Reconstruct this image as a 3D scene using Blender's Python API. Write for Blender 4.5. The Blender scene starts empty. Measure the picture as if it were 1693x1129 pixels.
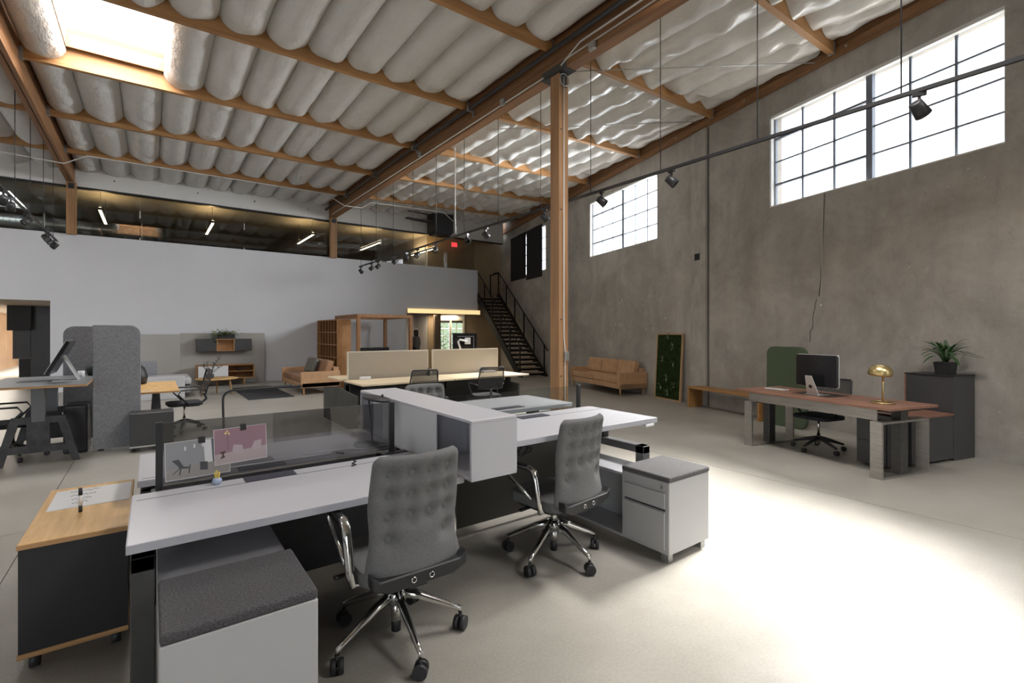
import bpy, bmesh, math, random
from mathutils import Vector, Matrix, Euler
random.seed(7)
S = bpy.context.scene
COL = S.collection
PI = math.pi
D2R = PI / 180

# ---------------------------------------------------------------- camera, world, sun, exposure
cam_d = bpy.data.cameras.new('camera')
cam = bpy.data.objects.new('camera', cam_d)
COL.objects.link(cam)
cam.location = (0, 0, 1.56)
cam.rotation_euler = (PI / 2, 0, -36.709 * D2R)
cam_d.sensor_width = 36.0
cam_d.lens = 36.0 * 800.0 / 1693.0
cam_d.shift_y = -(564.5 - 549.0) / 1693.0
cam_d.clip_start = 0.05
S.camera = cam

world = bpy.data.worlds.new('sky')
S.world = world
world.use_nodes = True
wn_ = world.node_tree.nodes
bg = wn_['Background']
bg.inputs[0].default_value = (0.90, 0.95, 1.0, 1)
bg.inputs[1].default_value = 1.3

sun_d = bpy.data.lights.new('sun', 'SUN')
sun_d.energy = 10.5
sun_d.angle = 16 * D2R
sun_d.color = (1.0, 0.97, 0.93)
sun = bpy.data.objects.new('sun', sun_d)
COL.objects.link(sun)
# direction towards the sun: from +X (through the high windows), elevation about 38 degrees
sd = Vector((math.cos(4 * D2R) * math.cos(43 * D2R), math.sin(4 * D2R) * math.cos(43 * D2R), math.sin(43 * D2R)))
sun.rotation_euler = sd.to_track_quat('Z', 'Y').to_euler()

S.view_settings.view_transform = 'Standard'
S.view_settings.look = 'None'
S.view_settings.gamma = 1
S.view_settings.use_curve_mapping = False
S.view_settings.exposure = 1.78
S.cycles.use_denoising = True
S.cycles.max_bounces = 10
S.cycles.diffuse_bounces = 5
S.cycles.transparent_max_bounces = 16
S.cycles.sample_clamp_indirect = 6.0
S.cycles.caustics_reflective = False
S.cycles.caustics_refractive = False


def area(name, loc, direction, sx, sy, power, color=(1, 1, 1)):
    d = bpy.data.lights.new(name, 'AREA')
    d.shape = 'RECTANGLE'; d.size = sx; d.size_y = sy; d.energy = power; d.color = color
    o = bpy.data.objects.new(name, d); COL.objects.link(o)
    o.location = loc
    dv = Vector(direction)
    if abs(dv.x) + abs(dv.y) < 1e-6: o.rotation_euler = (0 if dv.z < 0 else PI, 0, 0)
    else: o.rotation_euler = dv.to_track_quat('-Z', 'Y').to_euler()
    return o


# daylight through the visible skylight; the other roof openings are unseen, added as fill
SKY = [(-1.06, 0.17, 7.95, 10.15), (-7.0, -5.8, 5.6, 7.8), (-7.0, -5.8, 12.8, 15.0), (3.2, 4.43, -4.0, -1.8), (3.79, 4.96 - .13, .78, 3.0)]
s_pow = [70, 18, 28, 75, 95]
for s_ in SKY:
    area('skylight_fill_light', ((s_[0] + s_[1]) / 2, (s_[2] + s_[3]) / 2, 6.216), (0, 0, -1), s_[1] - s_[0] + .02, s_[3] - s_[2] + .02, s_pow[SKY.index(s_)], (1.0, 0.98, 0.95))

# daylight entering at the two farther high windows (the lights stand outside their glass)
_wa = 15 * D2R
for _u, _p in ((7.66, 105), (13.95, 35)):
    _o = area('window_light', (8.241 + _u * math.sin(_wa) + .45 * math.cos(_wa), 1.412 + _u * math.cos(_wa) - .45 * math.sin(_wa), 4.66), (-math.cos(_wa), math.sin(_wa), -.12), 3.1, 1.6, _p, (.95, .98, 1.0))
    _o.data.spread = 104 * D2R

# ---------------------------------------------------------------- materials
MATS = {}


def mat(name, col, rough=0.6, metal=0.0, var=0.0, scale=(4, 4, 4), bump=0.0, bscale=None, detail=4.0, col2=None, spec=0.5, emit=0.0, coat=0.0):
    if name in MATS: return MATS[name]
    m = bpy.data.materials.new(name); m.use_nodes = True
    nt = m.node_tree; N = nt.nodes; L = nt.links
    b = N['Principled BSDF']
    b.inputs['Base Color'].default_value = (*col, 1)
    b.inputs['Roughness'].default_value = rough
    b.inputs['Metallic'].default_value = metal
    b.inputs['Specular IOR Level'].default_value = spec
    if coat: b.inputs['Coat Weight'].default_value = coat
    if emit:
        b.inputs['Emission Color'].default_value = (*col, 1)
        b.inputs['Emission Strength'].default_value = emit
    tc = N.new('ShaderNodeTexCoord')

    def noise(sc, det):
        mp = N.new('ShaderNodeMapping'); mp.inputs['Scale'].default_value = sc
        L.new(tc.outputs['Object'], mp.inputs['Vector'])
        n = N.new('ShaderNodeTexNoise'); n.inputs['Scale'].default_value = 1.0
        n.inputs['Detail'].default_value = det; n.inputs['Roughness'].default_value = 0.62
        L.new(mp.outputs[0], n.inputs['Vector'])
        return n
    if var or col2:
        n = noise(scale, detail)
        r = N.new('ShaderNodeValToRGB')
        c2 = col2 if col2 else tuple(min(1, c * (1 + var)) for c in col)
        c1 = col if col2 else tuple(c * (1 - var) for c in col)
        r.color_ramp.elements[0].color = (*c1, 1); r.color_ramp.elements[0].position = 0.32
        r.color_ramp.elements[1].color = (*c2, 1); r.color_ramp.elements[1].position = 0.68
        L.new(n.outputs['Fac'], r.inputs[0]); L.new(r.outputs[0], b.inputs['Base Color'])
    if bump:
        n2 = noise(bscale or scale, 3.0)
        bp = N.new('ShaderNodeBump'); bp.inputs['Strength'].default_value = bump; bp.inputs['Distance'].default_value = 0.01
        L.new(n2.outputs['Fac'], bp.inputs['Height']); L.new(bp.outputs[0], b.inputs['Normal'])
    MATS[name] = m
    return m


def glass(name, tint=(1, 1, 1), gloss=0.0, rough=0.02):
    m = bpy.data.materials.new(name); m.use_nodes = True
    nt = m.node_tree; N = nt.nodes; L = nt.links
    N.remove(N['Principled BSDF'])
    t = N.new('ShaderNodeBsdfTransparent'); t.inputs[0].default_value = (*tint, 1)
    g = N.new('ShaderNodeBsdfGlossy'); g.inputs['Roughness'].default_value = rough
    f = N.new('ShaderNodeFresnel'); f.inputs[0].default_value = 1.45
    mx = N.new('ShaderNodeMixShader')
    ge = N.new('ShaderNodeNewGeometry')
    inv = N.new('ShaderNodeMath'); inv.operation = 'SUBTRACT'; inv.inputs[0].default_value = 1.0
    L.new(ge.outputs['Backfacing'], inv.inputs[1])
    ad = N.new('ShaderNodeMath'); ad.operation = 'ADD'; ad.inputs[1].default_value = gloss; ad.use_clamp = True
    L.new(f.outputs[0], ad.inputs[0])
    mu = N.new('ShaderNodeMath'); mu.operation = 'MULTIPLY'
    L.new(ad.outputs[0], mu.inputs[0]); L.new(inv.outputs[0], mu.inputs[1])
    L.new(mu.outputs[0], mx.inputs[0])
    L.new(t.outputs[0], mx.inputs[1]); L.new(g.outputs[0], mx.inputs[2])
    L.new(mx.outputs[0], N['Material Output'].inputs[0])
    MATS[name] = m
    return m


def concrete_wall_mat():
    m = bpy.data.materials.new('concrete_wall'); m.use_nodes = True
    nt = m.node_tree; N = nt.nodes; L = nt.links; b = N['Principled BSDF']
    tc = N.new('ShaderNodeTexCoord')

    def noise(sc, det, rough=0.65, dist=0.0):
        mp = N.new('ShaderNodeMapping'); mp.inputs['Scale'].default_value = sc
        L.new(tc.outputs['Object'], mp.inputs['Vector'])
        n = N.new('ShaderNodeTexNoise'); n.inputs['Scale'].default_value = 1
        n.inputs['Detail'].default_value = det; n.inputs['Roughness'].default_value = rough; n.inputs['Distortion'].default_value = dist
        L.new(mp.outputs[0], n.inputs['Vector']); return n

    def ramp(n, a, bb, p0=.3, p1=.7):
        r = N.new('ShaderNodeValToRGB')
        r.color_ramp.elements[0].color = (*a, 1); r.color_ramp.elements[0].position = p0
        r.color_ramp.elements[1].color = (*bb, 1); r.color_ramp.elements[1].position = p1
        L.new(n.outputs['Fac'], r.inputs[0]); return r

    def mul(a, bb, f):
        x = N.new('ShaderNodeMix'); x.data_type = 'RGBA'; x.blend_type = 'MULTIPLY'; x.inputs[0].default_value = f
        L.new(a.outputs[2] if a.type == 'MIX' else a.outputs[0], x.inputs[6]); L.new(bb.outputs[0], x.inputs[7]); return x
    base = ramp(noise((.8, .8, .8), 8, .7, .4), (.27, .255, .228), (.45, .428, .392), .32, .66)
    streak = ramp(noise((2.2, 2.2, .35), 6, .7), (.72, .72, .70), (1, 1, 1), .3, .62)
    spots = ramp(noise((7, 7, 5), 5, .8), (.60, .59, .56), (1, 1, 1), .28, .44)
    x = mul(base, streak, .55); x = mul(x, spots, .5)
    pale = noise((14, 14, 14), 2)
    pr = ramp(pale, (0, 0, 0), (1, 1, 1), .72, .75)
    x2 = N.new('ShaderNodeMix'); x2.data_type = 'RGBA'
    L.new(pr.outputs[0], x2.inputs[0]); L.new(x.outputs[2], x2.inputs[6]); x2.inputs[7].default_value = (.5, .49, .46, 1)
    L.new(x2.outputs[2], b.inputs['Base Color'])
    b.inputs['Roughness'].default_value = .85
    bp = N.new('ShaderNodeBump'); bp.inputs['Strength'].default_value = .25; bp.inputs['Distance'].default_value = .02
    L.new(noise((12, 12, 5), 6).outputs['Fac'], bp.inputs['Height']); L.new(bp.outputs[0], b.inputs['Normal'])
    MATS['concrete_wall'] = m; return m


def concrete_floor_mat():
    m = bpy.data.materials.new('concrete_floor'); m.use_nodes = True
    nt = m.node_tree; N = nt.nodes; L = nt.links; b = N['Principled BSDF']
    tc = N.new('ShaderNodeTexCoord')

    def noise(sc, det, rough=0.6):
        n = N.new('ShaderNodeTexNoise'); n.inputs['Scale'].default_value = sc
        n.inputs['Detail'].default_value = det; n.inputs['Roughness'].default_value = rough
        L.new(tc.outputs['Object'], n.inputs['Vector']); return n
    n1 = noise(.7, 9, .7)
    r = N.new('ShaderNodeValToRGB')
    r.color_ramp.elements[0].color = (.275, .258, .225, 1); r.color_ramp.elements[0].position = .3
    r.color_ramp.elements[1].color = (.395, .375, .335, 1); r.color_ramp.elements[1].position = .7
    L.new(n1.outputs['Fac'], r.inputs[0])
    n2 = noise(70, 4, .8)
    r2 = N.new('ShaderNodeValToRGB')
    r2.color_ramp.elements[0].color = (.72, .72, .72, 1); r2.color_ramp.elements[0].position = .3
    r2.color_ramp.elements[1].color = (1, 1, 1, 1); r2.color_ramp.elements[1].position = .6
    L.new(n2.outputs['Fac'], r2.inputs[0])
    x = N.new('ShaderNodeMix'); x.data_type = 'RGBA'; x.blend_type = 'MULTIPLY'; x.inputs[0].default_value = .7
    L.new(r.outputs[0], x.inputs[6]); L.new(r2.outputs[0], x.inputs[7])
    L.new(x.outputs[2], b.inputs['Base Color'])
    r3 = N.new('ShaderNodeMapRange'); r3.inputs[3].default_value = .24; r3.inputs[4].default_value = .5
    L.new(n1.outputs['Fac'], r3.inputs[0]); L.new(r3.outputs[0], b.inputs['Roughness'])
    b.inputs['Specular IOR Level'].default_value = .45
    MATS['concrete_floor'] = m; return m


CW = concrete_wall_mat(); CF = concrete_floor_mat()
WHITE_WALL = mat('white_wall', (.63, .645, .68), .8, var=.03, scale=(.5, .5, .5))
FASCIA = mat('white_fascia', (.62, .61, .59), .8)
BEAM = mat('glulam_beam', (.16, .075, .030), .6, scale=(9, .8, 14), detail=6, col2=(.29, .145, .062), bump=.15)
PURLIN = mat('purlin_wood', (.27, .132, .046), .6, scale=(.8, 9, 16), detail=6, col2=(.43, .225, .085), bump=.15)
POST = mat('post_wood', (.235, .122, .052), .6, scale=(12, 12, .7), detail=6, col2=(.39, .22, .105), bump=.15)
BATT = mat('insulation_vinyl', (.59, .583, .57), .40, var=.05, scale=(1.5, 1.5, 1.5), bump=.9, bscale=(11, 4.5, 11), spec=.5)
BATT2 = mat('insulation_foil', (.62, .61, .585), .27, var=.08, scale=(2, 2, 2), bump=1.0, bscale=(5, 2.2, 5), spec=.8)
STEEL = mat('galvanised_steel', (.42, .43, .42), .45, .8, var=.15, scale=(20, 20, 20))
BLACKM = mat('black_metal', (.018, .018, .02), .45)
BLACKP = mat('black_plastic', (.02, .02, .022), .5)
CONDUIT = mat('white_conduit', (.6, .59, .56), .5)
WHITE_LAM = mat('white_laminate', (.49, .49, .525), .35)
WHITE_EDGE = mat('white_edge_band', (.43, .435, .475), .4)
WHITE_MET = mat('white_powder_metal', (.46, .462, .47), .4)
CHROME = mat('polished_aluminium', (.72, .72, .70), .13, 1.0)
GREY_FAB = mat('grey_wool', (.165, .166, .166), .95, var=.16, scale=(160, 160, 160), bump=.3, bscale=(200, 200, 200), spec=.2)
DARK_FAB = mat('dark_grey_wool', (.085, .083, .088), .95, var=.45, scale=(140, 140, 140), bump=.4, bscale=(200, 200, 200), spec=.2)
FELT = mat('grey_felt', (.27, .275, .295), .98, var=.22, scale=(60, 60, 60), bump=.4, bscale=(120, 120, 120), spec=.15)
FELT_BACK = mat('dark_grey_felt', (.17, .172, .185), .98, var=.22, scale=(60, 60, 60), bump=.4, bscale=(120, 120, 120), spec=.15)
GREEN_FELT = mat('green_felt', (.085, .112, .068), .95, var=.12, scale=(50, 50, 50), bump=.2, bscale=(90, 90, 90), spec=.2)
DARK_PANEL = mat('dark_panel', (.030, .030, .033), .5, var=.15, scale=(5, 5, 5))
CHARCOAL = mat('charcoal_laminate', (.055, .055, .058), .38, var=.1, scale=(3, 3, 3))
OAK = mat('oak_veneer', (.47, .275, .098), .45, scale=(30, 3.0, 30), detail=6, col2=(.62, .39, .16))
OAKX = mat('oak_solid', (.42, .23, .10), .5, scale=(3, 26, 26), detail=6, col2=(.55, .33, .15))
PLY = mat('ply_edge', (.36, .19, .075), .55, scale=(1, 1, 90), col2=(.50, .30, .14))
MAPLE = mat('maple_top', (.62, .50, .33), .45, scale=(2, 25, 25), detail=5, col2=(.70, .58, .40))
WALNUT = mat('walnut_top', (.185, .085, .055), .36, scale=(26, 2.0, 26), detail=6, col2=(.30, .155, .105))
BENCH_W = mat('bench_wood', (.26, .12, .032), .5, scale=(26, 2, 26), detail=6, col2=(.40, .21, .07))
FRAME_W = mat('frame_wood', (.22, .10, .038), .55, scale=(14, 14, 1.5), detail=5, col2=(.32, .155, .06))
SHELF_W = mat('shelf_wood', (.27, .125, .045), .55, scale=(12, 12, 2), detail=5, col2=(.42, .22, .085))
LEATHER = mat('tan_leather', (.43, .255, .135), .48, var=.12, scale=(7, 7, 7), bump=.3, bscale=(22, 22, 22))
LEATHER_D = mat('brown_leather', (.27, .145, .075), .48, var=.15, scale=(7, 7, 7), bump=.35, bscale=(22, 22, 22))
LEATHER_G = mat('grey_leather', (.10, .095, .08), .5, var=.12, scale=(7, 7, 7), bump=.3, bscale=(22, 22, 22))
BEIGE_FAB = mat('beige_screen_fabric', (.40, .355, .29), .95, var=.12, scale=(90, 90, 260), bump=.25, bscale=(150, 150, 300), spec=.2)
TRIM_AL = mat('pale_trim', (.62, .58, .50), .5)
BRUSHED = mat('brushed_steel', (.40, .385, .36), .38, .85, var=.12, scale=(4, 4, 40))
DKSTEEL = mat('dark_steel', (.085, .083, .080), .42, .6, var=.12, scale=(4, 4, 20))
BRASS = mat('brushed_brass', (.66, .52, .26), .33, 1.0)
ALU = mat('silver_aluminium', (.58, .58, .57), .35, .7)
SCREENB = mat('gloss_black', (.012, .012, .014), .12)
LEAF = mat('plant_leaf', (.028, .085, .020), .5, var=.35, scale=(12, 12, 12))
LEAF2 = mat('pale_leaf', (.25, .32, .13), .55, var=.3, scale=(20, 20, 20))
LEAFD = mat('dark_leaf', (.018, .03, .014), .4)
MOSS = mat('moss', (.011, .019, .006), 1.0, scale=(9, 9, 9), col2=(.028, .046, .014), bump=1.0, bscale=(70, 70, 70), spec=.1)
FERN = mat('pale_moss_frond', (.17, .23, .13), .9)
SOIL = mat('soil', (.03, .02, .014), 1.0)
GREY_SOFT = mat('pale_grey_fabric', (.45, .455, .47), .95, var=.06, scale=(60, 60, 60), spec=.2)
PANEL_GREY = mat('warm_grey_panel', (.37, .36, .335), .85, var=.03, scale=(1, 1, 1))
RUG = mat('dark_rug', (.050, .050, .056), 1.0, var=.3, scale=(60, 60, 60), spec=.1)
PAPERW = mat('white_gloss_board', (.72, .73, .75), .2)
STAIRB = mat('stair_black', (.014, .0135, .0135), .65, spec=.25)
TREAD = mat('stair_tread', (.24, .165, .115), .6, scale=(2, 20, 20), col2=(.34, .25, .175))
BROWNW = mat('tan_back_wall', (.27, .205, .13), .75, var=.12, scale=(2, 2, .8))
CORR = mat('corridor_grey', (.40, .39, .40), .85)
MEZZ_C = mat('mezzanine_ceiling', (.33, .325, .30), .5, .0, var=.12, scale=(.6, 6, 6))
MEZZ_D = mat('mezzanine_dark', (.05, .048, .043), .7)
DUCT = mat('spiral_duct', (.34, .35, .34), .35, .8)
SOFFIT = mat('lit_soffit', (1.0, .70, .34), .6, emit=.28)
LAMP_E = mat('lamp_diffuser', (1.0, .82, .55), .6, emit=2.2)
RED = mat('red_sign', (.75, .05, .06), .4, emit=.5)
WINFR = mat('window_steel', (.16, .18, .22), .5, .3)
WINTRIM = mat('window_trim_white', (.62, .62, .60), .6)
PANE = glass('clear_pane', (1, 1, 1))
SMOKE = glass('smoked_glass', (.54, .54, .55), .15)
SMOKE2 = glass('grey_glass', (.86, .88, .87), .05)
MEZZ_G = glass('mezzanine_glass', (.87, .885, .87), .05)
GREENISH = glass('door_glass', (.40, .44, .36))
FROST = mat('frosted_panel', (.56, .58, .60), .3)
BLIND = mat('black_blind', (.012, .012, .014), .8)
SKIN = mat('skin', (.42, .25, .17), .6)
HAIR = mat('dark_hair', (.012, .010, .009), .5)
CLOTH_G = mat('grey_top', (.10, .10, .105), .9)
CLOTH_K = mat('black_trousers', (.012, .012, .014), .9)
BLUE_GL = mat('blue_white_jar', (.35, .42, .58), .25)
YEL = mat('yellow_sticks', (.75, .55, .10), .6)
WALLW = mat('wood_wall', (.34, .19, .09), .5, scale=(1, 1, 1), col2=(.44, .26, .13))


for _k in (BATT, BATT2):
    for _nd in _k.node_tree.nodes:
        if _nd.type == 'BUMP': _nd.inputs['Distance'].default_value = .022


# ---------------------------------------------------------------- mesh builder
class MB:
    def __init__(s): s.v = []; s.f = []; s.m = []; s.sm = []; s.mi = 0

    def add(s, vs, fs, smooth=False):
        o = len(s.v); s.v += [tuple(v) for v in vs]
        for f in fs:
            s.f.append(tuple(i + o for i in f)); s.m.append(s.mi); s.sm.append(smooth)
        return s

    def box(s, x0, x1, y0, y1, z0, z1):
        if x0 > x1: x0, x1 = x1, x0
        if y0 > y1: y0, y1 = y1, y0
        if z0 > z1: z0, z1 = z1, z0
        return s.add([(x0, y0, z0), (x1, y0, z0), (x1, y1, z0), (x0, y1, z0), (x0, y0, z1), (x1, y0, z1), (x1, y1, z1), (x0, y1, z1)],
                     [(0, 3, 2, 1), (4, 5, 6, 7), (0, 1, 5, 4), (1, 2, 6, 5), (2, 3, 7, 6), (3, 0, 4, 7)])

    def prism(s, poly, axis, a, b):
        n = len(poly)
        def P(p, t): return {'x': (t, p[0], p[1]), 'y': (p[0], t, p[1]), 'z': (p[0], p[1], t)}[axis]
        vs = [P(p, a) for p in poly] + [P(p, b) for p in poly]
        fs = [tuple(range(n))[::-1], tuple(range(n, 2 * n))] + [(i, (i + 1) % n, n + (i + 1) % n, n + i) for i in range(n)]
        return s.add(vs, fs)

    def cyl(s, p0, p1, r0, r1=None, n=12, smooth=True):
        r1 = r0 if r1 is None else r1
        p0 = Vector(p0); p1 = Vector(p1); d = (p1 - p0).normalized()
        u = d.orthogonal().normalized(); w = d.cross(u)
        vs = []
        for p, r in ((p0, r0), (p1, r1)):
            for i in range(n):
                a = 2 * PI * i / n; vs.append(p + u * math.cos(a) * r + w * math.sin(a) * r)
        fs = [(i, (i + 1) % n, n + (i + 1) % n, n + i) for i in range(n)]
        s.add(vs, fs, smooth); o = len(s.v) - 2 * n
        s.f.append(tuple(o + i for i in range(n))[::-1]); s.m.append(s.mi); s.sm.append(False)
        s.f.append(tuple(o + n + i for i in range(n))); s.m.append(s.mi); s.sm.append(False)
        return s

    def tube(s, pts, r, n=8, flat=None):
        pts = [Vector(p) for p in pts]; rings = []; up = None
        for i, p in enumerate(pts):
            t = (pts[min(i + 1, len(pts) - 1)] - pts[max(i - 1, 0)]).normalized()
            if up is None: u = t.orthogonal().normalized()
            else:
                u = (up - t * up.dot(t)); u = u.normalized() if u.length > 1e-5 else t.orthogonal().normalized()
            up = u; w = t.cross(u); rr = r[i] if isinstance(r, (list, tuple)) else r
            rings.append([p + u * math.cos(2 * PI * k / n) * rr + w * math.sin(2 * PI * k / n) * rr * (flat or 1) for k in range(n)])
        vs = [v for rg in rings for v in rg]; fs = []
        for i in range(len(pts) - 1):
            for k in range(n): fs.append((i * n + k, i * n + (k + 1) % n, (i + 1) * n + (k + 1) % n, (i + 1) * n + k))
        s.add(vs, fs, True); o = len(s.v) - len(vs)
        s.f.append(tuple(o + k for k in range(n))[::-1]); s.f.append(tuple(o + len(vs) - n + k for k in range(n))); s.m += [s.mi] * 2; s.sm += [False] * 2
        return s

    def lathe(s, prof, c=(0, 0, 0), n=20):
        vs = []; fs = []
        for (r, z) in prof:
            for k in range(n):
                a = 2 * PI * k / n; vs.append((c[0] + r * math.cos(a), c[1] + r * math.sin(a), c[2] + z))
        for i in range(len(prof) - 1):
            for k in range(n): fs.append((i * n + k, i * n + (k + 1) % n, (i + 1) * n + (k + 1) % n, (i + 1) * n + k))
        s.add(vs, fs, True); o = len(s.v) - len(vs)
        s.f.append(tuple(o + k for k in range(n))[::-1]); s.f.append(tuple(o + len(vs) - n + k for k in range(n))); s.m += [s.mi] * 2; s.sm += [False] * 2
        return s

    def mesh(s, name, mats, bevel=0.0, segs=1):
        me = bpy.data.meshes.new(name)
        me.from_pydata(s.v, [], s.f)
        for m in (mats if isinstance(mats, (list, tuple)) else [mats]): me.materials.append(m)
        for p, mi, sm in zip(me.polygons, s.m, s.sm): p.material_index = mi; p.use_smooth = sm
        if bevel:
            bm = bmesh.new(); bm.from_mesh(me)
            bmesh.ops.bevel(bm, geom=bm.edges[:], offset=bevel, segments=segs, affect='EDGES', profile=.6, clamp_overlap=True)
            bm.to_mesh(me); bm.free()
        me.validate(); me.update()
        return me


def rrect(w, h, r, n=5, cx=0, cy=0, corners=(1, 1, 1, 1)):
    pts = []
    for i, (sx, sy) in enumerate(((1, -1), (1, 1), (-1, 1), (-1, -1))):
        px, py = cx + sx * w / 2, cy + sy * h / 2
        if not corners[i]: pts.append((px, py)); continue
        ox, oy = px - sx * r, py - sy * r
        a0 = (-90, 0, 90, 180)[i]
        for k in range(n + 1):
            a = (a0 + 90 * k / n) * D2R; pts.append((ox + r * math.cos(a), oy + r * math.sin(a)))
    return pts


def ob(name, me, parent=None, loc=(0, 0, 0), rot=(0, 0, 0), label=None, kind=None):
    o = bpy.data.objects.new(name, me); COL.objects.link(o)
    o.location = loc; o.rotation_euler = rot
    if parent: o.parent = parent
    if label: o['label'] = label
    if kind: o['kind'] = kind
    return o


def part(parent, name, mb, m, bevel=0.0, segs=1, label=None, kind=None, loc=(0, 0, 0), rot=(0, 0, 0)):
    return ob(name, mb.mesh(name, m, bevel, segs), parent, loc, rot, label, kind)


def thing(name, label, cat, loc=(0, 0, 0), rz=0.0, group=None):
    o = bpy.data.objects.new(name, None); COL.objects.link(o)
    o.empty_display_size = .1
    o.location = loc; o.rotation_euler = (0, 0, rz); o['label'] = label; o['category'] = cat
    if group: o['group'] = group
    return o


def solo(name, mb, m, label, cat, loc=(0, 0, 0), rot=(0, 0, 0), group=None, bevel=0.0, segs=1):
    o = ob(name, mb.mesh(name, m, bevel, segs), None, loc, rot, label)
    o['category'] = cat
    if group: o['group'] = group
    return o


def dup(o, loc=None, rz=None, label=None, parent=None):
    c = o.copy(); COL.objects.link(c)
    if parent: c.parent = parent
    if loc is not None: c.location = loc
    if rz is not None: c.rotation_euler = (0, 0, rz)
    if label: c['label'] = label
    for ch in o.children: dup(ch, parent=c)
    return c


def struct(name, mb, m, parent=None, bevel=0.0):
    o = ob(name, mb.mesh(name, m, bevel), parent)
    if not parent: o['kind'] = 'structure'
    return o


# wall frame: the right wall is skewed by 15 degrees; u runs along it, v points out through it
WA = 15 * D2R
A0 = Vector((8.241, 1.412, 0)); WD = Vector((math.sin(WA), math.cos(WA), 0)); WN = Vector((math.cos(WA), -math.sin(WA), 0))


def W(u, v, z=0): return A0 + WD * u + WN * v + Vector((0, 0, z))
def wallX(Y): return A0.x + (Y - A0.y) * math.tan(WA)
RW = -WA      # an object rotated by RW has its local x along v and its local y along u


# ---------------------------------------------------------------- floor
fl_ = struct('floor', MB().box(-14, 16, -8, 36, -.2, -.012), mat('floor_base', (.06, .055, .045), .9))
xs = [-14, -6.75, -0.75, 5.25, 11.25, 16]; ys = [-8, -0.7, 5.3, 11.3, 17.3, 36]
for i in range(5):
    for j in range(5):
        part(fl_, 'concrete_slab', MB().box(xs[i] + .003, xs[i + 1] - .003, ys[j] + .003, ys[j + 1] - .003, -.012, 0), CF)

# ---------------------------------------------------------------- right wall with windows
WIN = [(-.31, 2.93), (6.09, 9.23), (12.3, 15.61)]
ZS, ZH = 3.815, 5.47


def wrot(o): o.location = A0; o.rotation_euler = (0, 0, RW); return o


wb = MB()
edges = [-7.6, -.31, 2.93, 6.09, 9.23, 12.3, 15.61, 16.94]
wb.box(0, .3, -7.6, 16.94, 0, ZS); wb.box(0, .3, -7.6, 16.94, ZH, 6.6)
for k in range(0, 7, 2): wb.box(0, .3, edges[k], edges[k + 1], ZS, ZH)
wr = wrot(struct('wall_right', wb, CW))
part(wr, 'pilaster', MB().box(-.07, 0, 4.44, 4.88, 0, 5.86), mat('concrete_pilaster', (.36, .345, .31), .85, var=.15, scale=(6, 6, 3), bump=.4, bscale=(25, 25, 25)), .008)
part(wr, 'wall_plate', MB().box(-.082, -.07, 4.60, 4.74, 3.10, 3.24), BLACKM)
part(wr, 'joint_shadow_strip', MB().box(-.004, 0, 4.40, 4.44, 0, 5.86), mat('joint_shadow', (.12, .11, .10), .9))  # panel joint, with the shadow beside the pilaster painted in as a dark strip
cr = random.Random(3)
pts = [(-.003, 1.9, 3.8), (-.003, 1.93, 3.2), (-.003, 1.97, 2.4), (-.003, 2.0, 2.15)]
part(wr, 'crack', MB().tube(pts, .006, 4), mat('crack_dark', (.10, .095, .085), .9))
pts = [(-.003, 2.05 + .12 * k / 9 + cr.uniform(-.02, .02), 2.1 - .7 * k / 9) for k in range(10)]
part(wr, 'crack', MB().tube(pts, .005, 4), MATS['crack_dark'])
part(wr, 'pull_cord', MB().cyl((-.02, 1.92, 3.8), (-.02, 1.95, 2.02), .004, n=6).lathe([(.004, 0), (.016, .01), (.016, .05), (.004, .06)], (-.02, 1.95, 1.96), 8), CONDUIT)
for k in range(26):
    u = cr.uniform(5.2, 8.6); z = cr.choice([2.35, 2.3, 1.75, 1.5]) + cr.uniform(-.12, .12)
    part(wr, 'plaster_patch', MB().box(-.003, 0, u, u + cr.uniform(.015, .045), z, z + cr.uniform(.02, .07)), mat('plaster', (.5, .48, .44), .9))

for wi, (u0, u1) in enumerate(WIN):
    w = bpy.data.objects.new('window_%d' % (wi + 1), None); COL.objects.link(w); w['kind'] = 'structure'; wrot(w)
    f = MB(); t = .035
    f.box(.10, .15, u0, u0 + t, ZS, ZH); f.box(.10, .15, u1 - t, u1, ZS, ZH); f.box(.10, .15, u0, u1, ZS, ZS + t); f.box(.10, .15, u0, u1, ZH - t, ZH)
    part(w, 'window_frame', f, WINFR)
    part(w, 'reveal_trim', MB().box(.02, .10, u0, u1, ZH - .05, ZH).box(.02, .10, u0, u0 + .012, ZS, ZH).box(.02, .1, u1 - .012, u1, ZS, ZH).box(.0, .10, u0, u1, ZS, ZS + .02), WINTRIM)
    um = u0 + (u1 - u0) * .49
    part(w, 'mullion', MB().box(.085, .16, um - .045, um + .045, ZS, ZH), WINFR)
    cols = [u0] + [u0 + (um - u0) * k / 3 for k in (1, 2)] + [um] + [um + (u1 - um) * k / 3 for k in (1, 2)] + [u1]
    rows = [ZS + (ZH - ZS) * k / 4 for k in range(5)]
    for c in cols[1:-1]:
        if c != um: part(w, 'muntin', MB().box(.11, .14, c - .014, c + .014, ZS, ZH), WINFR)
    for r in rows[1:-1]: part(w, 'muntin', MB().box(.112, .138, u0, u1, r - .012, r + .012), WINFR)
    # opening sash in the far half
    sf = MB(); a, b, c0, c1 = um + .05, u1 - .04, rows[1], rows[3]
    sf.box(.095, .15, a, b, c0 - .018, c0 + .018).box(.095, .15, a, b, c1 - .018, c1 + .018)
    part(w, 'sash', sf, WINFR)
    for ci in range(6):
        for ri in range(4):
            part(w, 'pane', MB().box(.122, .127, cols[ci] + .012, cols[ci + 1] - .012, rows[ri] + .01, rows[ri + 1] - .01), PANE)
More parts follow.
